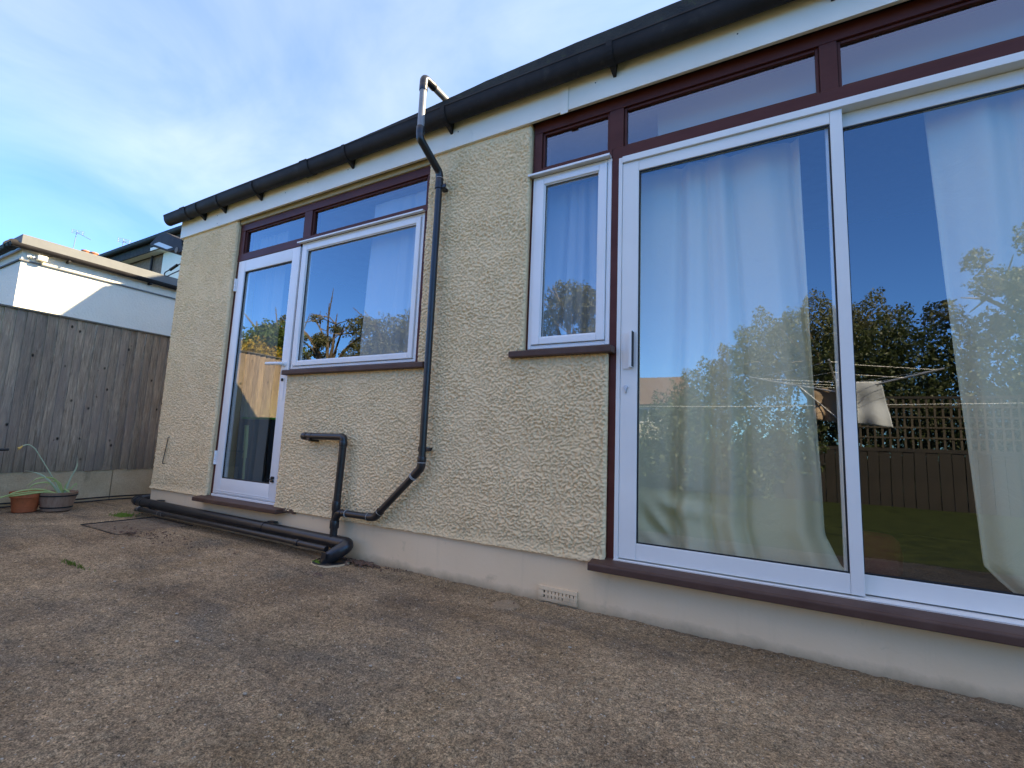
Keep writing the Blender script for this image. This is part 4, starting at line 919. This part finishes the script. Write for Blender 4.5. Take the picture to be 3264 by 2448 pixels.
tree('tall loose tree, mirrored in the narrow window', 0.1, -10, 5.4, rb(14, 1.3, 2.6, 5.2, .5), 18000, .04, M_leaf2)
tree('broad sloping tree at the garden end, mirrored in the sliding door', 5.9, -10.5, 4.2, [(-2.9, 0, 1.5, .7, .7, .8), (-2.2, 0, 2.1, .8, .8, .9), (-1.5, 0, 2.6, .8, .8, 1.0), (-.7, 0, 3.1, .9, .9, 1.1), (.2, 0, 3.4, 1.0, .9, 1.1), (1.1, 0, 3.3, .9, .9, 1.1)], 45000, .034, M_leaf2)
tree('tree with ragged top by the right boundary of the garden', 9.3, -8.8, 5.0, rb(26, 1.5, 2.6, 4.9, .32), 20000, .034, M_leaf2)
leaves = leaves_obj('hedge', [(6.2+i*.55, -8.3, 1.9+.2*math.sin(i), .55, .45, 1.3) for i in range(9)], 50000, .035, M_leaf3); tag(leaves, 'dark clipped hedge across the end of the garden', 'hedge')
leaves = leaves_obj('hedge', [(3.0+i*.5, -8.0, .9+.1*math.sin(i*2.3), .5, .35, 1.15+.15*math.sin(i*1.7)) for i in range(15)], 40000, .035, M_leaf3); tag(leaves, 'low dense hedge behind the square trellis', 'hedge')
leaves = leaves_obj('shrub', [(-5.4, -4.0, 2.2, .8, .5, .7), (-4.9, -4.1, 2.0, .6, .5, .7), (-5.4, -4.0, 1.0, .7, .5, 1.0)], 14000, .035, M_leafy); tag(leaves, 'yellow flowering shrub beyond the left fence', 'shrub')
leaves = leaves_obj('shrub', [(-.6+i*.6, -7.1, .75+.15*math.sin(i*2), .45, .3, .65+.2*math.sin(i*3)) for i in range(11)], 14000, .04, M_leaf3); tag(leaves, 'row of dark shrubs along the left part of the end fence', 'shrub')
# end fence with trellis
ef = thing('end_fence', 'fence in shade-darkened brown with square trellis top at the garden end', 'fence')
me_b = None
b = MB(); b.box(0, .145, 0, .018, -.1, .9); tmp = b.build('board', M_shadewood); me_b = tmp.data; bpy.data.objects.remove(tmp)
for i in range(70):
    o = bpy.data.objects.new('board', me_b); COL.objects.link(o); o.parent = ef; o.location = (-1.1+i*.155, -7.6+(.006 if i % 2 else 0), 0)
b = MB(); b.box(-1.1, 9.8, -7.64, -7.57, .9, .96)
b.box(6.1, 9.8, -7.62, -7.59, 1.78, 1.82); b.build('rail', M_shadewood, ef)
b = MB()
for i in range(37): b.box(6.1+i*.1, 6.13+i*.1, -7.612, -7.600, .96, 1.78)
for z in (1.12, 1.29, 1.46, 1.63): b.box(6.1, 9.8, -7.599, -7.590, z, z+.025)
o = b.build('trellis', mat('shade darkened trellis wood', (.03, .024, .017), .85, (.07, .055, .038), 5), ef); o['kind'] = 'stuff'  # trellis colour darkened to stand in for shade
# houses behind
def far_house(label, x0, x1, y, z_e, z_r):
    t = thing('far_house', label, 'house')
    b = MB(); b.box(x0, x1, y-6, y, -.2, z_e); b.build('wall', M_hwall, t)
    b = MB(); b.add([(x0-.3, y+.3, z_e-.1), (x1+.3, y+.3, z_e-.1), (x1-.6, y-3, z_r), (x0+.6, y-3, z_r), (x0-.3, y-6.3, z_e-.1), (x1+.3, y-6.3, z_e-.1)], [(0,1,2,3), (3,2,5,4), (0,3,4), (1,5,2), (0,4,5,1)]); b.build('roof', M_slate, t)
    n = int((x1-x0)/1.6)
    for i in range(n):
        xx = x0+.5+i*1.6; b = MB(); frame(b, xx, xx+1.1, z_e-.95, z_e-.25, .06, .06, .06, .06, y+.002, y+.05, 0); b.box(xx+.53, xx+.58, y+.003, y+.05, z_e-.88, z_e-.32); fr_ = b.build('window', M_white, t)
        b = MB(); b.box(xx+.05, xx+1.05, y+.001, y+.01, z_e-.9, z_e-.3); b.build('pane', M_glassdark, fr_)
    b = MB(); b.box((x0+x1)/2-.4, (x0+x1)/2+.4, y-3.3, y-2.6, z_r-.5, z_r+.7); b.build('chimney', M_brick, t)
far_house('pale house with brown hipped roof past the garden end', -7.5, 1.6, -20, 2.9, 4.5)
far_house('second pale brown roofed house further along the far street', -19, -9.5, -22, 2.9, 4.6)
# rotary airer
ra = thing('rotary_airer', 'rotary washing line with raised arms standing on the patio edge', 'clothes airer', loc=(5.72, -3.55, 0))
b = MB(); b.tube([(0, 0, -.05), (0, 0, 1.75)], .022, 10); b.build('pole', M_steel, ra, smooth=True)
for k, a in enumerate((10, 100, 190, 280)):
    b = MB(); ca, sa = math.cos(R(a)), math.sin(R(a)); b.tube([(0, 0, 1.45), (ca*.85, sa*.85, 1.66)], .010, 8); b.tube([(0, 0, 1.15), (ca*.35, sa*.35, 1.53)], .008, 8); b.build('arm', M_steel, ra, smooth=True)
b = MB()
for r_ in (.35, .55, .8):
    pts = [(r_*math.cos(R(a)), r_*math.sin(R(a)), 1.45+r_*.25) for a in (10, 100, 190, 280, 370)]
    b.tube(pts, .002, 5)
b.build('line', M_white, ra)
def cloth(label, x0, x1, z0, z1, y, m, skew=.1):
    s, t_ = np.meshgrid(np.linspace(0, 1, 30), np.linspace(0, 1, 30)); X = x0+(x1-x0)*s+skew*(1-t_)*(s-.2); Z = z1-(z1-z0)*(1-t_)*(1+.12*(s-.5)); Y = y+.02*np.sin(s*11)*(1-t_)+.01*np.sin(t_*9)
    o = grid_mesh('towel', X, Y, Z, m); md = o.modifiers.new('thickness', 'SOLIDIFY'); md.thickness = .004; tag(o, label, 'towel')
cloth('pale grey cloth hanging on the rotary line', 5.74, 6.08, 1.12, 1.56, -3.50, M_cloth)
cloth('brown cloth hanging behind the grey one on the rotary line', 5.50, 5.70, 1.15, 1.50, -3.60, M_clothb, .02)
b = MB(); b.tube([(-1.1, -6.6, 1.62), (2, -6.4, 1.56), (5, -6.2, 1.53), (9, -6, 1.58)], .004, 6); tag(b.build('washing_line', M_white), 'white washing line strung across the garden', 'washing line')
# storage box, tool
sb = thing('storage_box', 'black garden storage box with lime green lid edge by the fence', 'box', loc=(-.82, -1.72, 0))
b = MB(); b.box(-.30, .30, -.45, .33, 0, .955, .012); b.build('body', M_blackpl, sb)
b = MB(); b.box(-.32, .32, -.47, .35, .958, .985, .008); b.build('lid', M_lime, sb)
b = MB(); b.box(.302, .33, -.35, .10, .70, .755, .008); b.build('handle', M_lime, sb)
b = MB(); b.tube([(-.60, -1.16, 0), (-.60, -1.14, .47)], .014, 10); b.tube([(-.60, -1.14, .47), (-.60, -1.125, .87)], .024, 12)
tg = thing('garden_tool', 'long garden tool with pale green grip standing by the storage box', 'garden tool')
b.build('shaft', M_limep, tg, smooth=True)
b = MB(); b.tube([(-.60, -.832, .560), (-.60, -1.13, .548)], .011, 10); b.build('crossbar', M_seal, tg, smooth=True)
